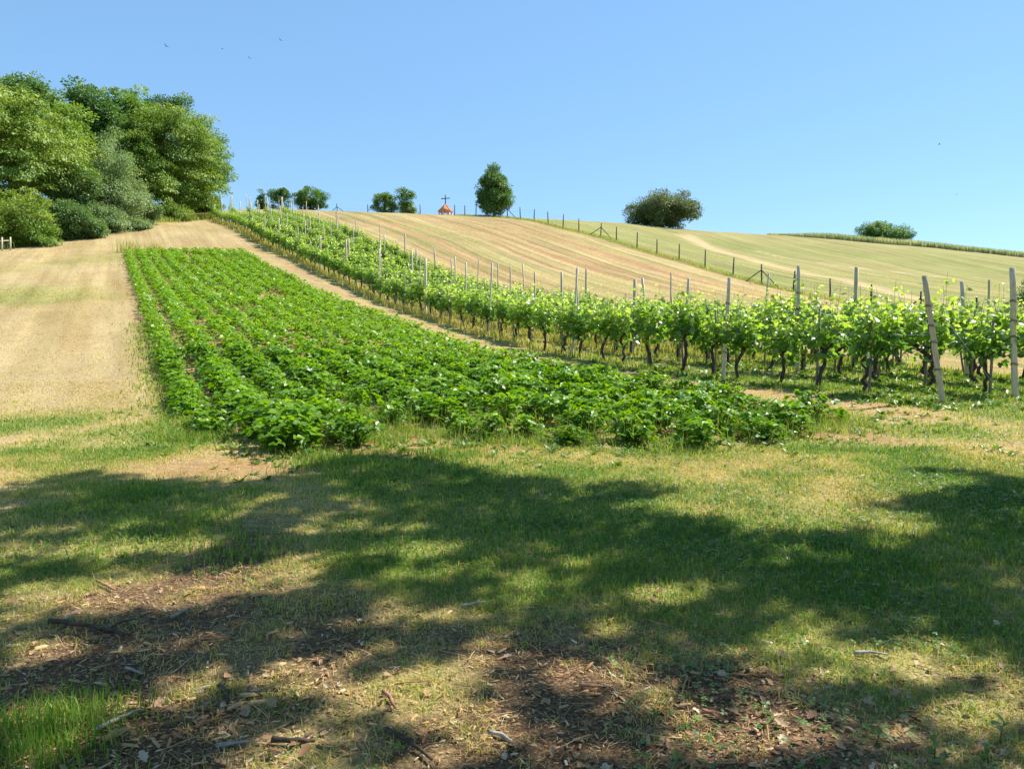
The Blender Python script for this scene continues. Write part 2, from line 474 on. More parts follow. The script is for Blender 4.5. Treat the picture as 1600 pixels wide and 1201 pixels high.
# ground material: straw, live grass and bare soil mixed by the zone attributes and by fine noise
def ground_material():
    m, nt, out = mat_new('ground_cover')
    tc = N(nt, 'ShaderNodeTexCoord')
    def noise(scale, detail=6, rough=0.65, vec=None):
        n = N(nt, 'ShaderNodeTexNoise')
        n.inputs['Scale'].default_value = scale
        n.inputs['Detail'].default_value = detail
        n.inputs['Roughness'].default_value = rough
        nt.links.new(vec or tc.outputs['Object'], n.inputs['Vector'])
        return n.outputs[0]
    rot = N(nt, 'ShaderNodeMapping')
    rot.vector_type = 'TEXTURE'
    rot.inputs['Rotation'].default_value = (0, 0, math.atan(0.54))
    rot.inputs['Scale'].default_value = (1, 30, 200)
    nt.links.new(tc.outputs['Object'], rot.inputs[0])
    at = {k: N(nt, 'ShaderNodeAttribute', attribute_name=k).outputs['Fac'] for k in ('green', 'soil', 'straw', 'humus', 'mown')}
    fine = noise(55, 5, 0.7); mid = noise(9, 6, 0.7); big = noise(1.3, 5, 0.6); vbig = noise(0.22, 5, 0.6); lines = noise(2.4, 5, 0.7, rot.outputs[0])
    straw_c = ramp(nt, fine, [(0.25, (0.18, 0.115, 0.05)), (0.5, (0.335, 0.235, 0.108)), (0.78, (0.52, 0.405, 0.215))])
    pale = ramp(nt, fine, [(0.25, (0.33, 0.235, 0.11)), (0.75, (0.60, 0.49, 0.29))])
    d = mth(nt, 'ADD', at['straw'], mth(nt, 'MULTIPLY', mth(nt, 'SUBTRACT', mid, 0.5), 1.1), clamp=True)
    c = mixc(nt, d, straw_c, pale)
    grain = noise(21, 4, 0.75)
    gc_ = ramp(nt, grain, [(0.34, (0.60, 0.57, 0.50)), (0.5, (1, 1, 1)), (0.68, (1.28, 1.27, 1.22))])
    c = mixc(nt, 1.0, c, gc_, 'MULTIPLY')
    soil_c = ramp(nt, mid, [(0.25, (0.19, 0.11, 0.05)), (0.55, (0.38, 0.235, 0.115)), (0.8, (0.54, 0.38, 0.21))])
    sf = mth(nt, 'ADD', at['soil'], mth(nt, 'ADD', mth(nt, 'MULTIPLY', mth(nt, 'SUBTRACT', big, 0.5), 0.9), mth(nt, 'MULTIPLY', mth(nt, 'SUBTRACT', fine, 0.5), 0.7)))
    sf = mth(nt, 'MULTIPLY', mth(nt, 'SUBTRACT', sf, 0.25), 1.7, clamp=True)
    c = mixc(nt, sf, c, soil_c)
    green_c = ramp(nt, fine, [(0.24, (0.06, 0.08, 0.018)), (0.5, (0.20, 0.23, 0.06)), (0.78, (0.38, 0.39, 0.14))])
    gf = mth(nt, 'ADD', at['green'], mth(nt, 'ADD', mth(nt, 'MULTIPLY', mth(nt, 'SUBTRACT', mid, 0.5), 1.0), mth(nt, 'MULTIPLY', mth(nt, 'SUBTRACT', lines, 0.5), 0.6)))
    gf = mth(nt, 'MULTIPLY', mth(nt, 'SUBTRACT', gf, 0.15), 1.5, clamp=True)
    c = mixc(nt, gf, c, green_c)
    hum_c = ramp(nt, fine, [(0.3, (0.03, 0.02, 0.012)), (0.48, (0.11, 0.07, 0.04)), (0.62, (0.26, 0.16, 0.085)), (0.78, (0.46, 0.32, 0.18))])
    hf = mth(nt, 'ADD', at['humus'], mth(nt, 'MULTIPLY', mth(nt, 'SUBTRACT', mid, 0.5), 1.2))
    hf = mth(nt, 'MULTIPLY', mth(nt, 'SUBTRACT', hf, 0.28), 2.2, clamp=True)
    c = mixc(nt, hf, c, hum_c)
    rot2 = N(nt, 'ShaderNodeMapping')
    rot2.vector_type = 'TEXTURE'
    rot2.inputs['Rotation'].default_value = (0, 0, math.atan(0.50))
    rot2.inputs['Scale'].default_value = (1, 60, 400)
    nt.links.new(tc.outputs['Object'], rot2.inputs[0])
    swath = mth(nt, 'ADD', mth(nt, 'MULTIPLY', noise(0.8, 1.5, 0.5, rot2.outputs[0]), 0.5), mth(nt, 'MULTIPLY', noise(2.6, 2, 0.5, rot2.outputs[0]), 0.5))
    sw_c = ramp(nt, swath, [(0.36, (0.66, 0.64, 0.57)), (0.47, (0.92, 0.91, 0.87)), (0.53, (1.06, 1.06, 1.03)), (0.64, (1.28, 1.26, 1.20))])
    c = mixc(nt, at['mown'], c, mixc(nt, 1.0, c, sw_c, 'MULTIPLY'))
    v = mth(nt, 'ADD', mth(nt, 'MULTIPLY', vbig, 0.5), mth(nt, 'MULTIPLY', lines, 0.5))
    vc = ramp(nt, v, [(0.36, (0.80, 0.79, 0.75)), (0.64, (1.10, 1.10, 1.08))])
    c = mixc(nt, 1.0, c, vc, 'MULTIPLY')
    p = N(nt, 'ShaderNodeBsdfPrincipled')
    p.inputs['Roughness'].default_value = 0.95
    p.inputs['Specular IOR Level'].default_value = 0.1
    nt.links.new(c, p.inputs['Base Color'])
    b = N(nt, 'ShaderNodeBump')
    b.inputs['Strength'].default_value = 0.7
    b.inputs['Distance'].default_value = 0.03
    h = mth(nt, 'ADD', mth(nt, 'MULTIPLY', fine, 0.4), mth(nt, 'ADD', mth(nt, 'MULTIPLY', mid, 1.0), mth(nt, 'MULTIPLY', big, 2.0)))
    nt.links.new(h, b.inputs['Height'])
    nt.links.new(b.outputs[0], p.inputs['Normal'])
    nt.links.new(p.outputs[0], out.inputs[0])
    return m

def build_terrain():
    nx, ny = 520, 640
    t = np.linspace(-math.asinh(150 / 2.5), math.asinh(150 / 2.5), nx)
    gx = 2.5 * np.sinh(t)
    t = np.linspace(-math.asinh(43 / 4.0), math.asinh(277 / 4.0), ny)
    gy = 3 + 4.0 * np.sinh(t)
    X, Y = np.meshgrid(gx, gy)
    Z = hz(X, Y)
    Uu = U(X, Y)
    mown = sstep(14, 20, Y) * (1 - ((Uu > u_left(Y)) & (Uu < 13.2) & (Y < 55.5)) * 1.0) * (1 - ((Uu > 13.2) & (Uu < 23.6)) * .8)
    mown = mown * np.where(Uu < 13.2, .45, np.where(X > fence_x(Y), .75, 1.0))
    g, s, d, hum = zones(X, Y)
    V = np.stack([X, Y, Z], -1).reshape(-1, 3)
    i = np.arange(ny - 1)[:, None] * nx + np.arange(nx - 1)[None]
    Q = np.stack([i, i + 1, i + nx + 1, i + nx], -1).reshape(-1, 4)
    cx = V[Q].mean(1)
    u = U(cx[:, 0], cx[:, 1]); y = cx[:, 1]
    fx = fence_x(y)
    zone = np.zeros(len(Q), int)
    zone[(y > 14.5) & (u < u_left(y))] = 1                                              # mown strip on the left
    zone[(y > 11) & (u > U_RIGHT) & (u < 13.3) & (y < 100)] = 2                        # track
    zone[(y > 55.3) & (y < 60) & (u > u_left(y)) & (u <= U_RIGHT)] = 1
    zone[(u > 23.6) & (y > 20) & (cx[:, 0] < fx)] = 3
    zone[(u > 23.6) & (y > 20) & (cx[:, 0] >= fx)] = 4
    m = ground_material()
    info = [('ground', 'lawn and crop bed in the foreground, half under tree shade'), ('mown_strip', 'dry mown strip climbing between the wood and the crop'),
            ('path', 'rutted dirt track between the crop and the vines'), ('field', 'brown mown hillside field between vineyard and fence'),
            ('meadow', 'pale green hay meadow on the hill beyond the fence')]
    for k, (nm, lab) in enumerate(info):
        q = Q[zone == k]
        ids, inv = np.unique(q, return_inverse=True)
        me = mesh(nm, V[ids], [inv.reshape(-1, 4)], m, smooth=True)
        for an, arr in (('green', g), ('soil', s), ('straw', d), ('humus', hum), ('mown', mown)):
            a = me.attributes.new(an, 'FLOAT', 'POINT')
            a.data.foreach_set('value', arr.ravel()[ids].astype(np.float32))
        o = link(nm, me)
        o['kind'] = 'structure'
        o['label'] = lab
        o['category'] = 'ground'
build_terrain()

# ------------------------------------------------------------------ materials of the things
M_BARK = rough_mat('vine_bark', [(0.3, (0.025, 0.018, 0.013)), (0.7, (0.12, 0.095, 0.075))], 30, (1, 1, .3), .9, .8)
M_TRUNK = rough_mat('tree_bark', [(0.3, (0.03, 0.022, 0.016)), (0.7, (0.13, 0.10, 0.075))], 6, (1, 1, .25), .9, .8)
M_POST = rough_mat('weathered_wood', [(0.2, (0.27, 0.21, 0.145)), (0.5, (0.52, 0.43, 0.31)), (0.8, (0.68, 0.59, 0.45))], 9, (3, 3, .35), .85, .5)
M_CONC = rough_mat('old_concrete', [(0.2, (0.36, 0.30, 0.22)), (0.5, (0.60, 0.52, 0.40)), (0.85, (0.74, 0.67, 0.54))], 14, (1.6, 1.6, .5), .9, .35)
M_STAKE = rough_mat('stake_wood', [(0.25, (0.13, 0.105, 0.08)), (0.75, (0.36, 0.31, 0.25))], 20, (2, 2, .3), .9, .5)
M_DARKPOST = rough_mat('tarred_wood', [(0.25, (0.03, 0.026, 0.024)), (0.75, (0.13, 0.115, 0.10))], 12, (2, 2, .3), .9, .5)
M_WIRE = rough_mat('galvanised_wire', [(0.3, (0.25, 0.25, 0.25)), (0.7, (0.42, 0.42, 0.42))], 20, (1, 1, 1), .5, 0)
M_TIE = rough_mat('rusty_tie_wire', [(0.3, (0.03, 0.024, 0.02)), (0.7, (0.08, 0.06, 0.045))], 40, (1, 1, 1), .7, .2)
M_VINE = leaf_mat('vine_leaves', [(0.0, (0.05, 0.13, 0.02)), (0.35, (0.145, 0.28, 0.04)), (0.65, (0.28, 0.415, 0.085)), (1.0, (0.48, 0.58, 0.20))], 0.55, 0.30, (1.5, 1.45, .5), 0.8)
M_SHOOT = leaf_mat('green_shoots', [(0.0, (0.07, 0.10, 0.02)), (1.0, (0.22, 0.24, 0.06))], 0.1, 0.5)
M_CROP = leaf_mat('crop_leaves', [(0.0, (0.05, 0.13, 0.008)), (0.45, (0.14, 0.29, 0.012)), (0.8, (0.22, 0.40, 0.02)), (1.0, (0.34, 0.48, 0.06))], 0.45, 0.38, (1.5, 1.4, .35), 0.36)
M_GRASS = leaf_mat('grass_blades', [(0.0, (0.66, 0.50, 0.26)), (0.25, (0.56, 0.46, 0.18)), (0.5, (0.38, 0.41, 0.095)), (0.75, (0.21, 0.33, 0.05)), (1.0, (0.09, 0.22, 0.028))], 0.42, 0.5, (1.35, 1.3, .55), 0.35)
M_CLOVER = leaf_mat('ground_herbs', [(0.0, (0.05, 0.12, 0.014)), (0.6, (0.13, 0.24, 0.03)), (1.0, (0.26, 0.36, 0.07))], 0.3, 0.45, (1.4, 1.4, .5), 0.5)
M_LITTER = rough_mat('dry_leaves', [(0.0, (0.10, 0.055, 0.03)), (0.35, (0.26, 0.14, 0.07)), (0.7, (0.42, 0.27, 0.15)), (1.0, (0.55, 0.45, 0.33))], 18, (1, 1, 1), .7, .2, tint=True)
M_CHIP = rough_mat('wood_splinters', [(0.0, (0.16, 0.08, 0.035)), (0.4, (0.40, 0.22, 0.09)), (0.75, (0.58, 0.40, 0.20)), (1.0, (0.72, 0.62, 0.46))], 40, (1, 1, 1), .8, .2, tint=True)

ORD = 'first second third fourth fifth sixth seventh eighth ninth tenth eleventh twelfth thirteenth fourteenth fifteenth sixteenth seventeenth eighteenth nineteenth twentieth'.split()
def nth(k):
    if k < 20:
        return ORD[k]
    tens = ['twenty', 'thirty', 'forty', 'fifty', 'sixty', 'seventy', 'eighty', 'ninety'][(k + 1) // 10 - 2]
    r = (k + 1) % 10
    return tens + '-' + ORD[r - 1] if r else tens[:-1] + 'ieth'
ROWN = ['front', 'second', 'third', 'fourth', 'rearmost']

# ------------------------------------------------------------------ vineyard
ROWDIR = np.array([-0.54, 1.0]) / math.hypot(0.54, 1)
ROWANG = math.atan2(ROWDIR[1], ROWDIR[0])
def on_row(u, y):
    return u - 0.54 * y

def vine_parts(seed, simple=False):
    """one pruned vine: gnarled trunk, two arms, upright shoots full of lobed leaves; local x runs along the row"""
    g = np.random.default_rng(seed)
    tk = MB()
    hh = g.uniform(.62, .78)
    zs = np.linspace(-.05, hh, 9)
    bx = np.cumsum(g.normal(0, .045, 9)); by = np.cumsum(g.normal(0, .025, 9))
    bend = g.uniform(-.20, .20)
    px = bx - bx[0] + bend * np.sin(np.linspace(0, math.pi, 9)) ; py = by - by[0]
    P = np.stack([px, py, zs], 1)
    r = np.linspace(.047, .034, 9) * g.uniform(.85, 1.2, 9); r[0] *= 1.35; r[-1] *= 1.6
    tk.tube(P, r, 7)
    head = P[-1]
    arms = []
    for sx in (-1, 1):
        L = g.uniform(.26, .42)
        t = np.linspace(0, 1, 5)
        A = np.stack([head[0] + sx * L * t, head[1] + g.normal(0, .02, 5), head[2] + .12 * np.sin(t * 1.8) + g.normal(0, .012, 5)], 1)
        A[0] = head
        tk.tube(A, np.linspace(.032, .016, 5), 6)
        arms.append(A)
    if g.random() < .6:                                   # a stub of old wood
        q = P[5]
        tk.tube([q, q + [g.uniform(-.12, .12), g.uniform(-.05, .05), .08], q + [g.uniform(-.2, .2), g.uniform(-.06, .06), .13]], [.024, .02, .015], 6)
    sh = MB(); lv = MB()
    pos = []; out = []; tint = []; size = []
    n_sh = 15
    for k in range(n_sh):
        A = arms[k % 2]
        b = A[g.integers(1, 5)] + [g.normal(0, .05), 0, 0]
        top = g.uniform(.50, .92) + (g.uniform(.2, .45) if k < 2 else 0)
        lean = np.array([g.normal(0, .15), g.normal(0, .12)])
        t = np.linspace(0, 1, 7)
        S = np.stack([b[0] + lean[0] * t ** 1.4 + g.normal(0, .012, 7), b[1] + lean[1] * t ** 1.2 + g.normal(0, .012, 7), b[2] + top * t], 1)
        sh.tube(S, np.linspace(.006, .0025, 7), 4, g.random(), cap=False)
        nl = 15 if not simple else 10
        for s in np.sort(g.uniform(0.02, 1, nl)):
            c = np.array([np.interp(s, t, S[:, i]) for i in range(3)])
            a = g.uniform(0, 2 * math.pi)
            reach = g.uniform(.06, .17) * (1.15 - .55 * s)
            o = np.array([math.cos(a), math.sin(a) * 1.25, g.uniform(-.5, .4)])
            pos.append(c + o * reach); out.append(o)
            size.append(g.uniform(.095, .15) * (1.08 - .5 * s ** 2))
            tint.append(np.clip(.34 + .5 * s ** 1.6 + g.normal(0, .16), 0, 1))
    nlow = 48 if not simple else 30                        # skirt of leaves round the arms
    for _ in range(nlow):
        x = g.uniform(-.44, .44) + head[0]
        pos.append(np.array([x, g.normal(0, .16), hh + g.uniform(-.14, .3)])); out.append(np.array([g.normal(0, .6), g.normal(0, 1), g.uniform(-.8, .2)]))
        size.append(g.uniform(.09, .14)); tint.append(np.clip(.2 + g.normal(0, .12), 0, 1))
    pos = np.array(pos); out = np.array(out); n = len(pos)
    fwd = out / np.linalg.norm(out, axis=1, keepdims=True) + np.stack([g.normal(0, .35, n), g.normal(0, .35, n), g.uniform(-.9, .1, n)], 1)
    nrm = np.stack([g.normal(0, .55, n), g.normal(0, .55, n), np.ones(n) * .8], 1) + out * .45
    Rm = frames(fwd, nrm)
    if simple:
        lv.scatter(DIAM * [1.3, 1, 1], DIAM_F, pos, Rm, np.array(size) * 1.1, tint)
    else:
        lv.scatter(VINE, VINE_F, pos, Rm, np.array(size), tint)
    return tk, sh, lv

VINES = []
for k in range(9):
    tk, sh, lv = vine_parts(100 + k)
    VINES.append((tk.build('trunk', M_BARK, True), sh.build('shoots', M_SHOOT), lv.build('foliage', M_VINE)))
g = np.random.default_rng(5)
vine_at = []
for r, u in enumerate(ROWU):
    y, k = 14.3, 0
    while y < 92:
        yy = y + g.normal(0, .06)
        x = on_row(u, yy) + g.normal(0, .04)
        vine_at.append((yy, r, k, x, g.random()))
        y += 0.93; k += 1
vine_at.sort()
POSTY = {0: [13.0, 17.56, 23.1], 1: [13.8, 18.1, 23.6], 2: [13.6, 18.9, 24.4], 3: [13.9, 18.25, 23.9], 4: [14.2, 19.6, 25.0]}
for r in POSTY:
    while POSTY[r][-1] < 88:
        POSTY[r].append(POSTY[r][-1] + 5.15 + 0.25 * math.sin(r * 2.1 + len(POSTY[r]) * 1.7))
    POSTY[r].append(91.8)
vine_far = []
gv = np.random.default_rng(15)
first = set()
for i, (y, r, k, x, q) in enumerate(vine_at):
    z = float(hz(x, y)[0])
    if i >= 300:
        vine_far.append((x, y, z, r))
        continue
    v = int(gv.integers(0, len(VINES)))
    rz = ROWANG + (math.pi if q < .5 else 0) + gv.normal(0, .1)
    sc = gv.uniform(.9, 1.1)
    e = link('grapevine', None, None, (x, y, z), rz, (sc, sc, sc * gv.uniform(.92, 1.06) * (1 - .17 * float(sstep(18, 34, y)))))
    e.empty_display_size = .2
    for nm, me in zip(('trunk', 'shoots', 'foliage'), VINES[v]):
        link(nm, me, e)
    pi = int(np.searchsorted(POSTY[r], y)) - 1
    inside = sum(1 for (y2, r2, k2, x2, q2) in vine_at if r2 == r and POSTY[r][max(pi, 0)] <= y2 < y)
    if y < 46:
        lab = f'{nth(inside)} grapevine uphill past the {nth(max(pi, 0))} post of the {ROWN[r]} vine row'
        grp = 'grapevines trained in rows up the slope'
    else:
        lab = f'small distant grapevine in leaf high up the {ROWN[r]} vine row'
        grp = f'distant grapevines high up the {ROWN[r]} row'
    tag(e, lab, 'grapevine', grp)
far = MB()
sv = [vine_parts(300 + k, True) for k in range(5)]
far_t = MB()
for i, (x, y, z, r) in enumerate(vine_far):
    tk, sh, lv = sv[i % 5]
    c, s = math.cos(ROWANG + (i % 2) * math.pi), math.sin(ROWANG + (i % 2) * math.pi)
    Rz = np.array([[c, -s, 0], [s, c, 0], [0, 0, 1]])
    V = (np.concatenate(lv.V) * (1, 1, .84)) @ Rz.T + (x, y, z)
    far.add(V, [np.concatenate([f for f in lv.F if f.shape[1] == 3])], np.concatenate(lv.T))
    far_t.tube([(x, y, z - .05), (x + .05, y, z + .4), (x, y, z + .8)], [.05, .04, .045], 5)
o = link('grapevines', far.build('far_vines', M_VINE))
tag(o, 'pale green band of farthest grapevines just under the hill crest', 'grapevines', kind='stuff')
t = link('trunks', far_t.build('far_vine_trunks', M_BARK), o)
t['kind'] = 'stuff'

# posts, each a thing of its own
def post_mesh(seed, h, w, mat, round_top=False):
    g = np.random.default_rng(seed)
    b = MB()
    n = 8
    zs = np.linspace(-.25, h, n)
    V = []
    for i, zz in enumerate(zs):
        tp = 1.06 - .16 * i / (n - 1)
        ch = .12
        ring = [(-1, -1 + ch), (-1 + ch, -1), (1 - ch, -1), (1, -1 + ch), (1, 1 - ch), (1 - ch, 1), (-1 + ch, 1), (-1, 1 - ch)]
        ox, oy = g.normal(0, .004, 2)
        V += [(a * w / 2 * tp + ox, c * w / 2 * tp + oy, zz) for a, c in ring]
    V += [(0, 0, h + .012)]
    F4 = []; F3 = []
    for i in range(n - 1):
        for j in range(8):
            F4.append((i * 8 + j, i * 8 + (j + 1) % 8, i * 8 + 8 + (j + 1) % 8, i * 8 + 8 + j))
    for j in range(8):
        F3.append(((n - 1) * 8 + j, (n - 1) * 8 + (j + 1) % 8, n * 8))
    b.add(V, [np.array(F4), np.array(F3)])
    return b.build('vineyard_post', mat)
POSTS = [post_mesh(1, 2.34, .085, M_POST), post_mesh(2, 2.5, .056, M_CONC), post_mesh(3, 2.4, .082, M_CONC), post_mesh(4, 2.5, .054, M_POST), post_mesh(5, 2.4, .056, M_POST)]
tie = MB()
for zz in (0.62, 1.12, 1.42, 1.78):
    th = np.linspace(0, 2 * math.pi, 13)
    for q in (0, .022):
        tie.tube(np.stack([.053 * np.sign(np.cos(th)) * np.abs(np.cos(th)) ** .5, .053 * np.sign(np.sin(th)) * np.abs(np.sin(th)) ** .5, zz + q + .012 * np.sin(th * 2)], 1), .005, 5, cap=False)
TIE = tie.build('wire_tie', M_TIE)
gp = np.random.default_rng(25)
wire_top = {r: [] for r in range(5)}
for r, u in enumerate(ROWU):
    for k, y in enumerate(POSTY[r]):
        x = on_row(u, y)
        z = float(hz(x, y)[0])
        v = int(gp.integers(0, 5))
        if (r, k) == (0, 0): v = 0
        if (r, k) in ((0, 1), (1, 0), (1, 1)): v = 2
        o = link('vineyard_post', POSTS[v], None, (x, y, z), gp.normal(0, .12) - .42)
        lx, ly = gp.normal(0, .035), gp.normal(0, .03)
        if (r, k) == (0, 0): lx, ly = -.150, -.02
        if (r, k) == (1, 0): lx, ly = -.055, -.02
        if (r, k) == (0, 1): lx = .05
        if (r, k) == (0, 2): lx = .045
        o.rotation_euler = (-ly, lx, o.rotation_euler[2])
        wire_top[r].append((x, y, z, lx, ly))
        sc = gp.uniform(.93, 1.07)
        o.scale = (1, 1, sc)
        if (r, k) == (0, 0):
            lab = 'leaning grey wooden end post nearest the camera, bound with dark wire'
        elif (r, k) == (1, 0):
            lab = 'pale end post of the second vine row at the right edge'
        elif (r, k) == (0, 1):
            lab = 'thick pale post of the front vine row beside the crop corner'
        else:
            lab = f'{nth(k)} post counting uphill from the near end of the {ROWN[r]} vine row'
        tag(o, lab, 'post', 'posts of the vine rows')
        if k < 2 and r < 2:
            link('wire_tie', TIE, o)
for r in range(5):
    for hgt, nm in ((.72, 'lowest'), (1.15, 'middle'), (1.55, 'highest')):
        pts = []
        for (x, y, z, lx, ly) in wire_top[r]:
            pts.append((x + lx * hgt, y + ly * hgt, z + hgt))
        full = []
        for a, b in zip(pts[:-1], pts[1:]):
            for t_ in (0, .25, .5, .75):
                p = np.array(a) * (1 - t_) + np.array(b) * t_
                p[2] -= .03 * math.sin(t_ * math.pi)
                full.append(p)
        full.append(pts[-1])
        o = link('trellis_wire', MB().tube(full, .0026, 4).build('trellis_wire', M_WIRE))
        tag(o, f'{nm} wire strung between the posts of the {ROWN[r]} vine row', 'wire', 'trellis wires of the vineyard')
for r in (0, 1):
    x, y, z, lx, ly = wire_top[r][0]
    gx, gy = x + .54 * 1.15, y - 1.0
    gz = float(hz(gx, gy)[0])
    o = link('guy_wire', MB().tube([(x + lx * 1.75, y + ly * 1.75, z + 1.75), (gx, gy, gz - .05)], .003, 5).build('guy_wire', M_WIRE))
    tag(o, f'slanting guy wire anchoring the end post of the {ROWN[r]} vine row', 'wire', 'guy wires of the end posts')

# thin stakes beside the nearer vines
STAKES = []
for k in range(3):
    b = MB()
    q = np.random.default_rng(60 + k)
    b.tube([(0, 0, -.1), (q.normal(0, .01), 0, .5), (q.normal(0, .015), q.normal(0, .01), 1.25 + .15 * k)], [.026, .024, .021], 6)
    STAKES.append(b.build('vine_stake', M_STAKE))
gs = np.random.default_rng(35)
for (y, r, k, x, q) in vine_at:
    if y > 40 or q < .25:
        continue
    s = gs.choice([-1, 1]) * gs.uniform(.07, .13)
    sx, sy = x + s * ROWDIR[0], y + s * ROWDIR[1]
    o = link('vine_stake', STAKES[int(gs.integers(0, 3))], None, (sx, sy, float(hz(sx, sy)[0])), gs.uniform(0, 6))
    o.rotation_euler = (gs.normal(0, .05), gs.normal(0, .05), gs.uniform(0, 6))
    pi = max(int(np.searchsorted(POSTY[r], y)) - 1, 0)
    inside = sum(1 for v_ in vine_at if v_[1] == r and POSTY[r][pi] <= v_[0] < y)
    tag(o, f'thin stake at the {nth(inside)} vine past the {nth(pi)} post, {ROWN[r]} row', 'stake', 'thin wooden stakes beside the vines')

# ------------------------------------------------------------------ leafy crop in rows
def crop_plant(seed, leaves=72, tmpl=True):
    g = np.random.default_rng(seed)
    st = MB(); lv = MB()
    pos = []; fw = []; nr = []; sz = []; ti = []
    for k in range(leaves):
        a = g.uniform(0, 2 * math.pi)
        hgt = g.uniform(.07, .37)
        rad = g.uniform(.02, .37) * math.sqrt(max(.1, 1.15 - (hgt / .41) ** 2))
        base = np.array([math.cos(a) * rad, math.sin(a) * rad, hgt])
        L = g.uniform(.06, .105)
        out = np.array([math.cos(a + g.normal(0, .6)), math.sin(a + g.normal(0, .6)), g.uniform(-.45, .2)])
        n0 = np.array([g.normal(0, .45), g.normal(0, .45), 1.0]) + .35 * out
        side = np.cross(out, n0); side /= np.linalg.norm(side)
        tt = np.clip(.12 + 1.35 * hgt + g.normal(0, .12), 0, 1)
        for f, s_ in ((out, 1.0), (out * .35 + side, .9), (out * .35 - side, .9)):
            pos.append(base); fw.append(f); nr.append(n0 + g.normal(0, .18, 3)); sz.append(L * s_); ti.append(tt + g.normal(0, .05))
        if tmpl:
            st.tube([(0, 0, -.03), (base[0] * .35, base[1] * .35, hgt * .6), base], [.006, .004, .003], 3, .5, cap=False)
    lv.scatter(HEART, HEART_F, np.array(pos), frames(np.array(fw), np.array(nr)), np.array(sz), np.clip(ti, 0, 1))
    return st, lv
CROPS = []
for k in range(9):
    st, lv = crop_plant(400 + k)
    a = np.concatenate(st.V)
    both = MB()
    both.add(np.concatenate(lv.V), [np.concatenate(lv.F)], np.concatenate(lv.T))
    both.add(a, [np.concatenate(st.F)], .3)
    CROPS.append(both.build('crop_plant', M_CROP))
front = [10.7, 9.55, 9.95, 11.0, 10.4, 9.95, 9.9, 10.0, 10.2, 10.75, 11.5]
gc = np.random.default_rng(45)
plants = []
for j in range(11):
    y, k = front[j] - .35 + gc.uniform(0, .15), 0
    while y < 54.6 + gc.normal(0, .25):
        ul = u_left(y)
        u = ul + (U_RIGHT - ul) * (j + .5) / 11
        if j == 3 and y < 13.2 and gc.random() < .62:
            y += .3; continue
        if j == 5 and y < 11.2 and gc.random() < .45:
            y += .3; continue
        x = u - .54 * y + gc.normal(0, .045 if y > 13 else .13)
        if y < front[j] + .9 and gc.random() < .12:
            y += .26; continue
        bare = vn(np.array([u * 2.0]), np.array([y]), 2.6, 77)[0]
        if not (bare > .72 and y > 16):
            plants.append((y + gc.normal(0, .04), j, k, x, gc.random()))
        y += .30; k += 1
plants.sort()
rest = MB()
simple = [crop_plant(500 + k, 30, False)[1] for k in range(8)]
cnt = {}
for i, (y, j, k, x, q) in enumerate(plants):
    z = float(hz(x, y)[0])
    sc = gc.uniform(.85, 1.18) * (1.0 if j > 0 else .85)
    if y < front[j] + .7:
        sc *= gc.uniform(.65, 1.1)
    if j == 1 and y < 10.3:
        sc = gc.uniform(1.25, 1.45)
    rz = gc.uniform(0, 2 * math.pi)
    if i < 300:
        o = link('crop_plant', CROPS[int(gc.integers(0, 9))], None, (x, y, z), rz, (sc, sc, sc * gc.uniform(.85, 1.15)))
        c = cnt.get(j, 0); cnt[j] = c + 1
        row = f'{nth(j)} crop row from the left' if j < 10 else 'crop row nearest the dirt track'
        if j == 1 and c == 0:
            lab = 'big dark bushy plant jutting out at the front of the crop'
        else:
            lab = f'{nth(c)} leafy green plant from the near end of the {row}'
        tag(o, lab, 'crop plant', 'leafy crop plants in rows')
    else:
        lv = simple[i % 8]
        c, s = math.cos(rz), math.sin(rz)
        V = np.concatenate(lv.V) * np.array([sc * 1.07, sc * 1.07, sc * 1.1])
        V = V @ np.array([[c, -s, 0], [s, c, 0], [0, 0, 1]]).T + (x, y, z)
        rest.add(V, [np.concatenate(lv.F)], np.concatenate(lv.T))
o = link('crop_plants', rest.build('crop_rest', M_CROP))
tag(o, 'dense bright green crop rows running uphill behind the nearest plants', 'crop', kind='stuff')

# ------------------------------------------------------------------ trees and bushes
def limb_path(g, a, b, n=6, wob=.08):
    t = np.linspace(0, 1, n)[:, None]
    L = np.linalg.norm(np.array(b) - np.array(a))
    return np.array(a) * (1 - t) + np.array(b) * t + g.normal(0, wob * L, (n, 3)) * np.sin(t * math.pi)

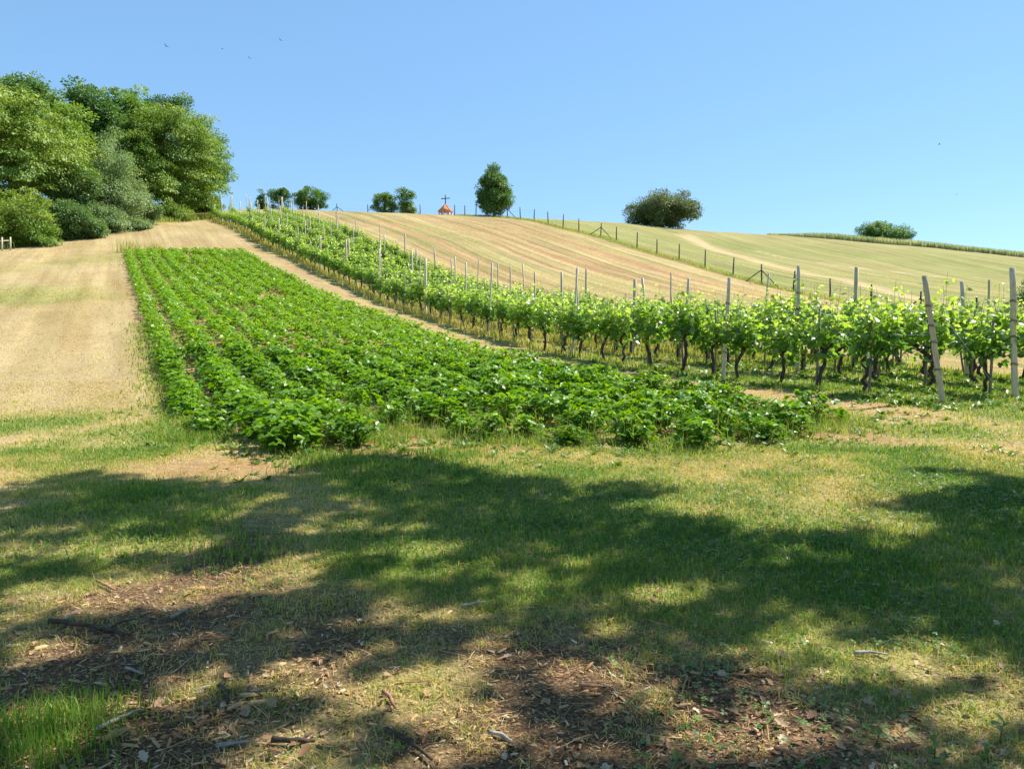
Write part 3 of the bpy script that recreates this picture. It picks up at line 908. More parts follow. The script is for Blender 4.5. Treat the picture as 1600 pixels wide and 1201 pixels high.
def make_tree(name, label, cat, x, y, z, blobs, mat, group=None, n=12000, leaf=.3, clump=.75, flat=.5, trunk_h=2.0, trunk_r=.22, seed=0, droop=.0, up=.6, trunks=1, tmpl=(DIAM, DIAM_F), tint0=.5, limbs=7, fill=.5, sprigs=0, spray=0.0):
    """a tapered trunk with limbs, and a crown of many leaf clumps spread through the blobs (x, y, z, rx, ry, rz)"""
    g = np.random.default_rng(seed + 1000)
    root = link(name, None, None, (x, y, z))
    tag(root, label, cat, group)
    B = np.array(blobs, float)
    vol = B[:, 3] * B[:, 4] * B[:, 5]
    area = vol ** (2 / 3.0)
    n = int(n * 2.5)
    leaf = leaf * .66
    ncl = max(24, int(n / 170))
    which = g.choice(len(B), ncl, p=area / area.sum())
    d = rdir(g, ncl)
    rr = np.where(g.random(ncl) < fill * .7, g.uniform(.35, .85, ncl), g.uniform(.80, 1.22, ncl))
    cc = B[which, :3] + d * rr[:, None] * B[which, 3:]
    cc[:, 2] = np.maximum(cc[:, 2], .15)
    csz = clump * g.uniform(.65, 1.45, ncl)
    ctint = np.clip(tint0 + .06 + g.normal(0, .17, ncl) + .12 * d[:, 2], 0, 1)
    ci = g.integers(0, ncl, n)
    off = rdir(g, n) * (g.random(n) ** .42 * .92)[:, None] * csz[ci][:, None]
    off[:, 2] *= flat
    rad = np.hypot(off[:, 0], off[:, 1])
    off[:, 2] -= droop * rad ** 2 / np.maximum(csz[ci], .05)
    if spray > 0:                                          # boughs reach outward in layers and hang at the tip
        h = d[:, :2] / (np.linalg.norm(d[:, :2], axis=1, keepdims=True) + 1e-6)
        hx = h[ci]
        along = (off[:, :2] * hx).sum(1)
        off[:, :2] += hx * (along * spray)[:, None] - (off[:, :2] - hx * along[:, None]) * .3
        off[:, 2] -= .28 * spray * along + .10 * spray * along ** 2
    pos = cc[ci] + off
    pos[:, 2] = np.maximum(pos[:, 2], .05)
    outw = d[ci]
    fwd = off / (np.linalg.norm(off, axis=1, keepdims=True) + 1e-6) + outw * .6 + g.normal(0, .5, (n, 3))
    fwd[:, 2] -= .35 + droop
    dome = off / (csz[ci][:, None] + .01)
    nrm = np.array([0, 0, up * .7]) + outw * .5 + 1.1 * dome + g.normal(0, .26, (n, 3))
    lv = MB()
    lv.scatter(tmpl[0], tmpl[1], pos, frames(fwd, nrm), leaf * g.uniform(.6, 1.3, n), np.clip(ctint[ci] + g.normal(0, .06, n), 0, 1))
    tr = MB()
    top = B[:, 2].max()
    main = B[np.argmax(vol)]
    for k in range(trunks):
        bx, by = (0, 0) if trunks == 1 else g.normal(0, trunk_r * .8, 2)
        th = min(trunk_h + .55 * (top - trunk_h), main[2] + .3 * main[5])
        P = np.array([(bx, by, -.3), (bx, by, .25), (bx + g.normal(0, .1), by + g.normal(0, .1), trunk_h * .6), (bx * .9 + main[0] * .3, by * .9 + main[1] * .3, trunk_h), (bx * .6 + main[0] * .8, by * .6 + main[1] * .8, th)])
        tr.tube(P, [trunk_r * 1.5, trunk_r * 1.1, trunk_r * .92, trunk_r * .78, trunk_r * .3], 9)
        for q in range(limbs):
            s = g.uniform(.5, 1)
            a = P[2] * (1 - s) + P[3] * s if s < .8 else P[3] * .6 + P[4] * .4
            b = cc[g.integers(0, ncl)]
            tr.tube(limb_path(g, a, a + (b - a) * .92), np.linspace(trunk_r * .42, trunk_r * .08, 6), 6)
    for _ in range(sprigs):                                # bare tips standing out of the crown
        c = g.integers(0, ncl)
        a = cc[c]; b = a + d[c] * clump * g.uniform(.7, 1.3) + [0, 0, clump * .3]
        tr.tube(limb_path(g, a, b, 4), np.linspace(trunk_r * .12, trunk_r * .04, 4), 4, cap=False)
    link('trunk', tr.build('trunk', M_TRUNK, True), root)
    link('crown', lv.build('crown', mat), root)
    return root

M_OLIVE = leaf_mat('hornbeam_leaves', [(0.0, (0.065, 0.145, 0.018)), (0.5, (0.175, 0.28, 0.036)), (1.0, (0.34, 0.43, 0.075))], .32, .5, (1.4, 1.3, .5), .35)
M_GREEN = leaf_mat('beech_leaves', [(0.0, (0.055, 0.135, 0.018)), (0.5, (0.14, 0.265, 0.036)), (1.0, (0.28, 0.41, 0.07))], .32, .5, (1.4, 1.3, .5), .35)
M_DEEP = leaf_mat('oak_leaves', [(0.0, (0.035, 0.10, 0.022)), (0.5, (0.095, 0.20, 0.04)), (1.0, (0.20, 0.32, 0.075))], .28, .5, (1.4, 1.3, .5), .4)
M_PALE = leaf_mat('willow_leaves', [(0.0, (0.12, 0.20, 0.07)), (0.5, (0.22, 0.32, 0.12)), (1.0, (0.38, 0.47, 0.22))], .34, .5, (1.2, 1.2, .7), .35)
M_TEAL = leaf_mat('elder_leaves', [(0.0, (0.055, 0.125, 0.03)), (0.5, (0.13, 0.225, 0.06)), (1.0, (0.24, 0.34, 0.12))], .3, .5, (1.2, 1.3, .6), .35)
M_BROWN = leaf_mat('bronze_leaves', [(0.0, (0.045, 0.085, 0.022)), (0.45, (0.10, 0.165, 0.042)), (1.0, (0.22, 0.25, 0.09))], .25, .5, (1.3, 1.2, .7), .35)

def zat(px, py, Y):
    return EYE + ray(px, py)[1] * Y
def pix_tree(name, label, px, Y, top, wpx, mat, shape='round', **kw):
    """a tree whose foot stands at depth Y below photograph column px, whose top reaches row top"""
    x, y, z = at_depth(px, Y)
    H = zat(px, top, Y) - z
    W = wpx / FPX * Y
    g = np.random.default_rng(kw.get('seed', 0) + 77)
    lo = kw.pop('lo', .18)
    bl = []
    if shape == 'round':
        c = H * (lo + 1) / 2
        bl.append((0, 0, c, W * .40, W * .40, H * (1 - lo) * .42))
        for k in range(9):
            a = k * 2.4 + g.uniform(-.4, .4)
            hh = lo + (1 - lo) * g.uniform(.12, .86)
            w = W * .5 * (1 - .55 * abs(hh - .5) ** 1.2)
            rr = g.uniform(.15, .24) * W
            bl.append((math.cos(a) * max(w - rr, .1), math.sin(a) * max(w - rr, .1), H * hh, rr, rr, rr * .9))
        bl.append((g.normal(0, W * .08), 0, H * .90, W * .17, W * .17, H * .10))
    elif shape == 'bush':
        bl.append((0, 0, H * .46, W * .45, W * .38, H * .46))
        bl.append((0, 0, H * .55, W * .28, W * .24, H * .42))
        for k in range(8):
            a = k * 2.4 + g.uniform(-.4, .4)
            rr = g.uniform(.16, .24) * W
            bl.append((math.cos(a) * (W * .5 - rr), math.sin(a) * (W * .42 - rr), H * g.uniform(.25, .62), rr, rr, H * g.uniform(.2, .36)))
    elif shape == 'cone':
        for k in range(9):
            f = k / 8
            w = W * .5 * (math.sin(math.pi * (f * .78 + .2)) ** .8) * (1 - .52 * f)
            bl.append((g.normal(0, W * .05), g.normal(0, W * .05), H * (lo + (1 - lo) * (.08 + .86 * f)), w, w, H * .11))
        for k in range(8):
            a = k * 2.4
            f = g.uniform(.1, .7)
            w = W * .5 * (1 - .5 * f)
            bl.append((math.cos(a) * w * .72, math.sin(a) * w * .72, H * (lo + (1 - lo) * f), W * .17, W * .17, H * .09))
    return make_tree(name, label, kw.pop('cat', 'tree'), x, y, z, bl, mat, **kw)

FG = 'trees of the wood on the left'
T = pix_tree
# rear trees of the wood
T('oak_tree', 'dark tree at the back left of the wood with the highest pointed top', 38, 78, 112, 130, M_DEEP, group=FG, n=9000, leaf=.42, clump=1.1, lo=.3, trunk_h=4, trunk_r=.3, seed=1)
T('oak_tree', 'dark green tree behind the pale willow, rounded top against the sky', 150, 82, 132, 100, M_DEEP, group=FG, n=9000, leaf=.42, clump=1.1, lo=.3, trunk_h=4, trunk_r=.3, seed=2)
T('oak_tree', 'green tree at the middle of the wood skyline behind the hornbeam', 205, 88, 134, 120, M_GREEN, group=FG, n=9000, leaf=.42, clump=1.1, lo=.3, trunk_h=4, trunk_r=.3, seed=3)
T('oak_tree', 'dark open-crowned tree on the skyline right of the wood centre', 272, 98, 146, 96, M_DEEP, group=FG, n=6500, leaf=.40, clump=1.1, lo=.3, trunk_h=4, trunk_r=.28, seed=4)
T('oak_tree', 'bluish green tree leaning out at the right end of the wood', 316, 104, 182, 92, M_TEAL, group=FG, n=7000, leaf=.40, clump=1.1, lo=.12, trunk_h=3, trunk_r=.25, seed=5)
T('oak_tree', 'dark green tree filling the back left corner of the wood', -70, 74, 130, 150, M_DEEP, group=FG, n=8000, leaf=.42, clump=1.1, lo=.3, trunk_h=4, trunk_r=.3, seed=6)
T('oak_tree', 'mid green tree in the second line between the two front giants', 105, 76, 165, 110, M_GREEN, group=FG, n=8000, leaf=.42, clump=1.1, lo=.15, trunk_h=4, trunk_r=.3, seed=7)
# front trees of the wood
T('hornbeam_tree', 'huge yellowish green tree with layered drooping branches at left edge', 28, 66, 138, 215, M_OLIVE, group=FG, n=26000, leaf=.34, clump=1.25, flat=.33, droop=.35, lo=.14, trunk_h=2.6, trunk_r=.38, seed=8, tint0=.5, spray=.55, fill=.3)
T('hornbeam_tree', 'broad bright green tree with layered branches right of the pale willow', 268, 88, 168, 150, M_OLIVE, group=FG, n=24000, leaf=.34, clump=1.2, flat=.36, droop=.3, lo=.05, trunk_h=2.2, trunk_r=.3, seed=9, tint0=.45, spray=.55, fill=.3)
T('hornbeam_tree', 'tall green tree between the yellowish giant and the broad bright one', 190, 85, 170, 110, M_GREEN, group=FG, n=14000, leaf=.34, clump=1.1, flat=.4, droop=.25, lo=.08, trunk_h=2.2, trunk_r=.3, seed=10, tint0=.55, spray=.55, fill=.3)
T('maple_tree', 'green tree with dark gaps at the right corner of the wood', 322, 96, 215, 70, M_GREEN, group=FG, n=9000, leaf=.32, clump=1.0, flat=.5, droop=.2, lo=.03, trunk_h=2, trunk_r=.22, seed=11, spray=.55, fill=.3)
T('willow_tree', 'pale grey-green feathery tree at the front middle of the wood', 180, 72, 190, 84, M_PALE, 'cone', group=FG, n=15000, leaf=.22, clump=.85, flat=.8, droop=.2, lo=.04, trunk_h=2, trunk_r=.16, seed=12)
T('elder_tree', 'small bluish green tree in front of the dark hollow, left of the willow', 118, 68, 255, 80, M_TEAL, group=FG, n=10000, leaf=.26, clump=.85, flat=.6, lo=.05, trunk_h=1.5, trunk_r=.15, seed=13)
# bushes along its foot
BG_ = 'bushes along the foot of the wood'
T('bush', 'big yellow-green bush at the left edge beneath the huge tree', 22, 59, 292, 118, M_OLIVE, 'bush', group=BG_, cat='bush', n=11000, leaf=.26, clump=.7, flat=.6, trunk_h=.8, trunk_r=.08, trunks=4, seed=14, tint0=.45)
T('bush', 'dark bluish bush between the yellow-green bush and the willow', 112, 64, 315, 84, M_TEAL, 'bush', group=BG_, cat='bush', n=7500, leaf=.25, clump=.7, flat=.6, trunk_h=.8, trunk_r=.07, trunks=4, seed=15)
T('bush', 'grey-green bush directly beneath the pale willow', 168, 69, 322, 78, M_PALE, 'bush', group=BG_, cat='bush', n=6500, leaf=.24, clump=.65, flat=.6, trunk_h=.7, trunk_r=.06, trunks=4, seed=16, tint0=.25)
T('bush', 'round olive bush right of the willow below the broad tree', 226, 76, 306, 66, M_PALE, 'bush', group=BG_, cat='bush', n=6500, leaf=.24, clump=.65, flat=.6, trunk_h=.7, trunk_r=.06, trunks=4, seed=17, tint0=.3)
T('bush', 'low pale bush at the field edge right of the willow', 208, 71, 338, 60, M_PALE, 'bush', group=BG_, cat='bush', n=3500, leaf=.2, clump=.5, flat=.6, trunk_h=.4, trunk_r=.04, trunks=3, seed=18)
T('bush', 'low dark bush at the right corner of the wood beside the vines', 318, 95, 312, 60, M_GREEN, 'bush', group=BG_, cat='bush', n=4500, leaf=.25, clump=.6, flat=.6, trunk_h=.5, trunk_r=.05, trunks=3, seed=19)
T('bush', 'low green bush at the left edge beside the little white posts', 62, 59, 350, 60, M_GREEN, 'bush', group=BG_, cat='bush', n=3500, leaf=.2, clump=.5, flat=.6, trunk_h=.4, trunk_r=.04, trunks=3, seed=20)
T('bush', 'low bush along the field edge below the bluish tree', 140, 65, 345, 60, M_TEAL, 'bush', group=BG_, cat='bush', n=3500, leaf=.2, clump=.5, flat=.6, trunk_h=.4, trunk_r=.04, trunks=3, seed=21)
T('bush', 'leafy bush filling the gap under the broad bright green tree', 272, 85, 318, 62, M_OLIVE, 'bush', group=BG_, cat='bush', n=4500, leaf=.25, clump=.6, flat=.6, trunk_h=.5, trunk_r=.05, trunks=3, seed=22, tint0=.35)
# trees on the skyline
SG = 'small trees along the skyline'
T('walnut_tree', 'lone dark green conical tree on the skyline at the field top', 773, 106, 257, 52, M_DEEP, 'cone', n=14000, leaf=.32, clump=.75, flat=.7, lo=.10, trunk_h=1.2, trunk_r=.22, seed=30, tint0=.6)
T('fruit_tree', 'slim dark small tree at the far left of the vineyard crest', 412, 112, 300, 16, M_GREEN, 'cone', group=SG, n=1800, leaf=.22, clump=.4, flat=.8, lo=.1, trunk_h=.5, trunk_r=.07, tint0=.3, seed=31, spray=.5, fill=.35, sprigs=8)
T('fruit_tree', 'ragged small tree behind the vines left of the bushy one', 441, 112, 293, 34, M_GREEN, 'round', group=SG, n=3500, leaf=.24, clump=.45, flat=.8, lo=.05, trunk_h=.6, trunk_r=.08, tint0=.3, seed=32, spray=.5, fill=.35, sprigs=14)
T('fruit_tree', 'bushy dark small tree just right of the vineyard crest', 486, 112, 293, 54, M_GREEN, 'round', group=SG, n=6000, leaf=.25, clump=.5, flat=.8, lo=.04, trunk_h=.6, trunk_r=.09, tint0=.3, seed=33, spray=.5, fill=.35, sprigs=20)
T('fruit_tree', 'wide low tree of the pair left of the shrine', 603, 116, 303, 38, M_GREEN, 'round', group=SG, n=4200, leaf=.25, clump=.5, flat=.8, lo=.03, trunk_h=.6, trunk_r=.08, tint0=.3, seed=34, spray=.5, fill=.35, sprigs=18)
T('fruit_tree', 'taller upright tree of the pair left of the shrine', 637, 116, 292, 29, M_GREEN, 'round', group=SG, n=4200, leaf=.25, clump=.5, flat=.8, lo=.03, trunk_h=.6, trunk_r=.08, tint0=.3, seed=35, spray=.5, fill=.35, sprigs=14)
T('hawthorn_bush', 'large dense dark green bush on the meadow skyline', 1033, 121, 301, 108, M_BROWN, 'bush', cat='bush', n=20000, leaf=.34, clump=1.0, flat=.7, trunk_h=1, trunk_r=.12, trunks=5, seed=44, sprigs=50, fill=.5, tint0=.62)
T('hawthorn_bush', 'small dark green bush behind the tall grass strip on the skyline', 1376, 127, 345, 84, M_GREEN, 'bush', cat='bush', n=8000, leaf=.30, clump=.7, flat=.7, trunk_h=1, trunk_r=.1, trunks=4, seed=37, sprigs=15, tint0=.4)
T('hawthorn_bush', 'grey-green bush cut off by the right picture edge', 1652, 48, 408, 118, M_TEAL, 'bush', cat='bush', n=7000, leaf=.18, clump=.5, flat=.7, trunk_h=.8, trunk_r=.1, trunks=4, seed=38, sprigs=20, tint0=.35)

# ------------------------------------------------------------------ field fence over the hill
fence = link('field_fence', None, None, (0, 0, 0))
tag(fence, 'dark post and wire fence running over the hill between field and meadow', 'fence')
gf = np.random.default_rng(55)
FP = []
BRACED = (0, 7, 13, 20, 24)
for i, (x, y) in enumerate(FENCE):
    z = float(hz(x, y)[0])
    h = gf.uniform(1.5, 1.7)
    lx, ly = gf.normal(0, .05, 2)
    b = MB().tube([(x, y, z - .3), (x + lx * .5, y, z + h * .5), (x + lx, y + ly, z + h)], [.068, .062, .055], 8)
    p = link('post', b.build('fence_post', M_DARKPOST), fence)
    FP.append((x + lx, y + ly, z, h))
    if i in BRACED:
        tx, ty = (FENCE[min(i + 1, len(FENCE) - 1)] - FENCE[max(i - 1, 0)])
        L = math.hypot(tx, ty); tx /= L; ty /= L
        for s in (-1, 1):
            ex, ey = x + s * tx * 1.3 + s * .55, y + s * ty * 1.3
            ez = float(hz(ex, ey)[0])
            link('brace', MB().tube([(x + lx * .7, y, z + h * .72), (ex, ey, ez - .1)], [.045, .04], 7).build('brace', M_DARKPOST), fence)
wb = MB()
for hh in (.25, .6, .95, 1.3):
    pts = []
    for (x, y, z, h) in FP:
        pts.append((x, y, z + hh))
    wb.tube(pts, .006, 3, cap=False)
for (a, b) in zip(FP[:-1], FP[1:]):                       # upright strands of the netting
    n = max(2, int(math.hypot(a[0] - b[0], a[1] - b[1]) / .8))
    for t in np.linspace(0, 1, n)[1:-1]:
        q = np.array(a[:3]) * (1 - t) + np.array(b[:3]) * t
        wb.tube([q + (0, 0, .25), q + (0, 0, 1.3)], .004, 3, cap=False)
link('wire_netting', wb.build('wire_netting', M_WIRE), fence)

# two pale posts and a rail at the far left edge of the wood
fl = link('pasture_fence', None, None, (0, 0, 0))
tag(fl, 'short pale fence with two posts at the left edge below the bush', 'fence')
pp = []
for px in (-18, 8, 21):
    x, y, z = at_depth(px, 55 + px * .03)
    q = MB().tube([(x, y, z - .2), (x + .03, y, z + .95)], [.06, .055], 8)
    link('post', q.build('pale_post', M_POST), fl)
    pp.append((x, y, z + .7))
link('rail', MB().tube(pp, .04, 6).build('rail', M_POST), fl)

# ------------------------------------------------------------------ wayside shrine beyond the crest
M_TILE = rough_mat('roof_tiles', [(0.25, (0.52, 0.17, 0.07)), (0.75, (0.72, 0.30, 0.15))], 3, (4, 4, 12), .8, .4)
M_LIME = rough_mat('lime_wash', [(0.3, (0.55, 0.5, 0.42)), (0.7, (0.75, 0.71, 0.62))], 2, (1, 1, 1), .9, .2)
SY = 122.0
sx = ray(697, 540)[0] * SY
s_eave, s_apex, s_top = zat(697, 331, SY), zat(697, 319.5, SY), zat(697, 304.5, SY)
s_base = float(hz(sx, SY)[0])
shr = link('wayside_shrine', None, None, (sx, SY, s_base))
tag(shr, 'tiny open shrine with orange pyramid roof and dark cross on the skyline', 'shrine')
HW = 12.2 / FPX * SY
b = MB()
ring = [(HW * math.cos(a), HW * math.sin(a)) for a in np.arange(6) * math.pi / 3 + .2]
e, ap = s_eave - s_base, s_apex - s_base
V = [(x, y, e) for x, y in ring] + [(x * .5, y * .5, e + (ap - e) * .52) for x, y in ring] + [(x * .05, y * .05, ap) for x, y in ring] + [(x * .93, y * .93, e - .07) for x, y in ring]
q = []
for j in range(6):
    k = (j + 1) % 6
    q += [(j, k, 6 + k, 6 + j), (6 + j, 6 + k, 12 + k, 12 + j), (18 + j, 18 + k, k, j)]
b.add(V, [np.array(q), np.array([[12, 13, 14, 15, 16, 17]]), np.array([[23, 22, 21, 20, 19, 18]])])
for j in range(6):
    b.tube([(ring[j][0], ring[j][1], e + .01), (ring[j][0] * .5, ring[j][1] * .5, e + (ap - e) * .52 + .02), (ring[j][0] * .05, ring[j][1] * .05, ap + .02)], .045, 5)
link('roof', b.build('shrine_roof', M_TILE), shr)
for x, y in ring:
    link('column', MB().tube([(x * .8, y * .8, -.3), (x * .8, y * .8, e - .05)], [.13, .11], 8).build('column', M_LIME), shr)
link('parapet', MB().tube([(0, 0, -.4), (0, 0, max(.6, e - 1.2))], HW * .78, 6).build('parapet', M_LIME), shr)
cb = MB()
ct = s_top - s_base
cb.tube([(0, 0, ap - .25), (-.02, 0, ct)], .085, 6)
cb.tube([(-.68, 0, ap + (ct - ap) * .62 - .04), (.68, 0, ap + (ct - ap) * .62 + .06)], .075, 6)
link('cross', cb.build('cross', M_DARKPOST), shr)

# ------------------------------------------------------------------ birds
M_BIRD = rough_mat('bird_plumage', [(0.3, (0.02, 0.02, 0.024)), (0.7, (0.05, 0.048, 0.05))], 9, (1, 1, 1), .7, .1)
def bird(px, py, Y, bank, head, flap, label, size=1.0):
    z = zat(px, py, Y)
    root = link('bird', None, None, (ray(px, 540)[0] * Y, Y, z), head, size * .62)
    root.rotation_euler = (0, bank, head)
    tag(root, label, 'bird', 'small dark birds flying high in the sky')
    t = np.linspace(-1, 1, 9)
    b = MB().tube(np.stack([np.zeros(9), t * .2, .015 * t], 1), [.012, .028, .042, .05, .05, .042, .03, .026, .006], 8)
    b.add([(-.02, -.17, 0), (.02, -.17, 0), (.055, -.31, .0), (0, -.28, .005), (-.055, -.31, 0), (0, -.2, -.012)], [np.array([(0, 1, 2, 3), (0, 3, 4, 4)][:1]), np.array([(0, 3, 4), (0, 5, 1)])])
    link('body', b.build('body', M_BIRD, True), root)
    for s in (-1, 1):
        rows = []
        for k, (sp, le, tr_, hz_) in enumerate([(.03, .08, -.09, .02), (.16, .12, -.07, .02 + .13 * flap), (.30, .10, -.06, .02 + .22 * flap), (.46, -.02, -.09, .02 + .26 * flap)]):
            rows += [(s * sp, le, hz_ + .008), (s * sp, tr_, hz_ - .004)]
        q = [(2 * i, 2 * i + 1, 2 * i + 3, 2 * i + 2) for i in range(3)]
        V = np.array(rows)
        w = MB().add(np.concatenate([V, V - (0, 0, .012)]), [np.array(q), np.array(q)[:, ::-1] + 8, np.array([(6, 7, 15, 14), (1, 0, 8, 9)])])
        link('wing', w.build('wing', M_BIRD), root)
bird(270, 73, 85, .4, .9, .9, 'dark bird leftmost of the four above the wood')
bird(356, 77, 90, -.3, 1.6, .4, 'dark bird second from the left above the wood', .8)
bird(397, 91, 92, .5, .7, .8, 'dark bird lowest of the four above the wood', .8)
bird(445, 63, 92, .5, .8, .7, 'dark bird highest of the four above the wood', .85)
bird(1459, 226, 90, .2, 1.2, .5, 'dark bird above the small bush on the meadow skyline', .8)
bird(1488, 304, 100, -.2, .5, .4, 'tiny dark bird low above the tall grass strip', .7)

# ------------------------------------------------------------------ trees behind and beside the camera: their shade falls over the foreground
SHADE = np.array([(-300, 775), (0, 765), (50, 747), (110, 738), (165, 734), (205, 744), (300, 746), (370, 750), (430, 742), (500, 722), (560, 706), (640, 712), (700, 728), (760, 742), (850, 746), (900, 757), (960, 750), (1062, 755),
                  (1030, 772), (960, 788), (1000, 798), (1130, 812), (1060, 819), (1180, 826), (1280, 828), (1330, 822), (1430, 836), (1480, 822), (1370, 795), (1335, 787), (1420, 776), (1500, 764), (1560, 752), (1420, 733), (1500, 733), (1600, 742), (1900, 730), (2300, 760), (2300, 1500), (-700, 1500), (-700, 775)], float)
LIGHT = [  # sun flecks: column, row, half-width, half-height, tilt
    (45, 935, 62, 22, 0), (250, 925, 105, 30, -.1), (55, 862, 60, 8, 0), (420, 905, 55, 22, -.15), (640, 865, 60, 11, 0), (500, 880, 26, 8, 0), (480, 1055, 70, 16, 0), (640, 1050, 28, 14, 0),
    (610, 1105, 62, 30, .1), (700, 1062, 55, 14, 0), (720, 1130, 95, 34, .2), (850, 1170, 70, 26, .3), (420, 1085, 38, 12, 0), (760, 1020, 40, 14, 0), (860, 1040, 30, 9, 0),
    (980, 1075, 85, 22, .15), (1060, 1120, 90, 20, .2), (1200, 1125, 60, 20, .0), (1430, 1035, 105, 26, .03), (1300, 1062, 50, 14, .1), (1235, 1015, 50, 12, 0), (1020, 935, 70, 10, 0), (900, 955, 28, 7, 0), (950, 985, 40, 9, 0),
    (1560, 1095, 45, 14, 0), (1240, 1165, 50, 22, .1), (1130, 1180, 60, 12, 0), (480, 1180, 60, 14, .1), (380, 1170, 30, 18, 0), (60, 1150, 70, 26, .2), (20, 1030, 26, 8, 0), (100, 1020, 16, 6, 0), (1290, 985, 28, 6, 0), (1500, 1125, 60, 10, 0),
    (560, 965, 22, 6, 0), (700, 960, 36, 7, 0), (230, 845, 30, 6, 0), (1400, 812, 44, 7, 0), (330, 1075, 20, 7, 0), (250, 1070, 16, 9, 0)]
def in_poly(px, py, P):
    c = np.zeros(px.shape, bool)
    for (x0, y0), (x1, y1) in zip(P, np.roll(P, -1, 0)):
        k = ((y0 > py) != (y1 > py)) & (px < (x1 - x0) * (py - y0) / (y1 - y0 + 1e-9) + x0)
        c ^= k
    return c
def shaded(x, y, grow=0.0):
    """True where the ground at x, y lies in the trees' shade"""
    z = hz(x, y)
    ok = y > 2.3
    px, py = proj(x, np.maximum(y, 2.3), z)
    c = in_poly(px, py - .10 * FPX * 1.6 / np.maximum(y, 2.3) ** 2, SHADE)
    for (a, b, w, h, t) in LIGHT:
        dx, dy = px - a, py - b
        gY = 1933.0 / (b - 500.0)
        w = w + .075 * FPX / gY
        h = h + .075 * FPX * 1.55 / gY ** 2
        c &= ~(((dx * math.cos(t) + dy * math.sin(t)) / (w * (1 - grow))) ** 2 + ((dy * math.cos(t) - dx * math.sin(t)) / (h * (1 - grow))) ** 2 < 1)
    c &= ~((vn(x, y, .33, 93) > .66) & (y < 6.5))
    rest = (vn(x, y, 1.1, 91) * .6 + vn(x, y, .45, 92) * .4 < .33)
    far_ok = ((x - 3) / 15) ** 2 + ((y - 1) / 9.0) ** 2 < 1
    return np.where(ok & (np.abs(px - 800) < 1250), c & far_ok, rest & far_ok)

M_CANOPY = leaf_mat('canopy_leaves', [(0.0, (0.02, 0.06, 0.010)), (1.0, (0.08, 0.15, 0.025))], .2, .5, (1.3, 1.3, .5), .4)
gt = np.random.default_rng(65)
n0 = 30000
gx = gt.uniform(-11, 17, n0); gy = gt.uniform(-7, 10, n0)
infr = (gy > 2.2) & (np.abs(gx) < gy * .75 + .8)
keep = shaded(gx, gy) & (infr | (gt.random(n0) < .42))
gx, gy, infr = gx[keep], gy[keep], infr[keep]
gzz = hz(gx, gy)
hgt = np.where(infr, gt.uniform(7.3, 9.3, len(gx)), gt.uniform(6.5, 13, len(gx)))
tt = (hgt - gzz * 0) / SUN[2]
cl = np.stack([gx + SUN[0] * tt, gy + SUN[1] * tt, gzz + hgt], 1)
OAKS = [(-1.5, -5.5, 'tall shade tree standing behind the viewer to the left'), (6.0, -4.0, 'tall shade tree standing behind the viewer to the right'),
        (12.5, 3.2, 'tall shade tree standing beyond the right edge'), (17.5, -3.0, 'tall shade tree farthest to the right of the viewer')]
dd = np.stack([np.hypot(cl[:, 0] - a, cl[:, 1] - b) for a, b, c in OAKS], 1)
own = dd.argmin(1)
for k, (ox, oy, lab) in enumerate(OAKS):
    oz = float(hz(ox, oy)[0])
    root = link('shade_tree', None, None, (ox, oy, oz))
    tag(root, lab, 'tree', 'tall trees around the viewer')
    P = cl[own == k]
    m = 13
    idx = np.repeat(np.arange(len(P)), m)
    off = gt.normal(0, 1, (len(idx), 3)) * (.055, .055, .09)
    pos = P[idx] + off - (ox, oy, oz)
    fwd = rdir(gt, len(idx)); fwd[:, 2] -= .4
    # leaves turn their faces to the light
    nrm = SUN[None] + gt.normal(0, .5, (len(idx), 3))
    lv = MB(); lv.scatter(DIAM * [1.15, 1, 1], DIAM_F, pos, frames(fwd, nrm), gt.uniform(.09, .16, len(idx)), gt.uniform(.1, .6, len(idx)))
    tr = MB()
    cx, cy, cz = (P - (ox, oy, oz)).mean(0)
    tr.tube([(0, 0, -.4), (0, 0, .3), (.1, .05, 2.5), (cx * .15, cy * .15, 5.0), (cx * .6, cy * .6, cz - .5), (cx, cy, cz + 1.5)], [.5, .36, .3, .25, .16, .06], 10)
    for q in range(12):
        b = P[gt.integers(0, len(P))] - (ox, oy, oz)
        s = gt.uniform(0, 1)
        a = np.array((cx * .15, cy * .15, 5.0)) * (1 - s) + np.array((cx * .6, cy * .6, cz - .5)) * s
        tr.tube(limb_path(gt, a, b), np.linspace(.11, .02, 6), 6)
    link('trunk', tr.build('trunk', M_TRUNK, True), root)
    link('crown', lv.build('crown', M_CANOPY), root)

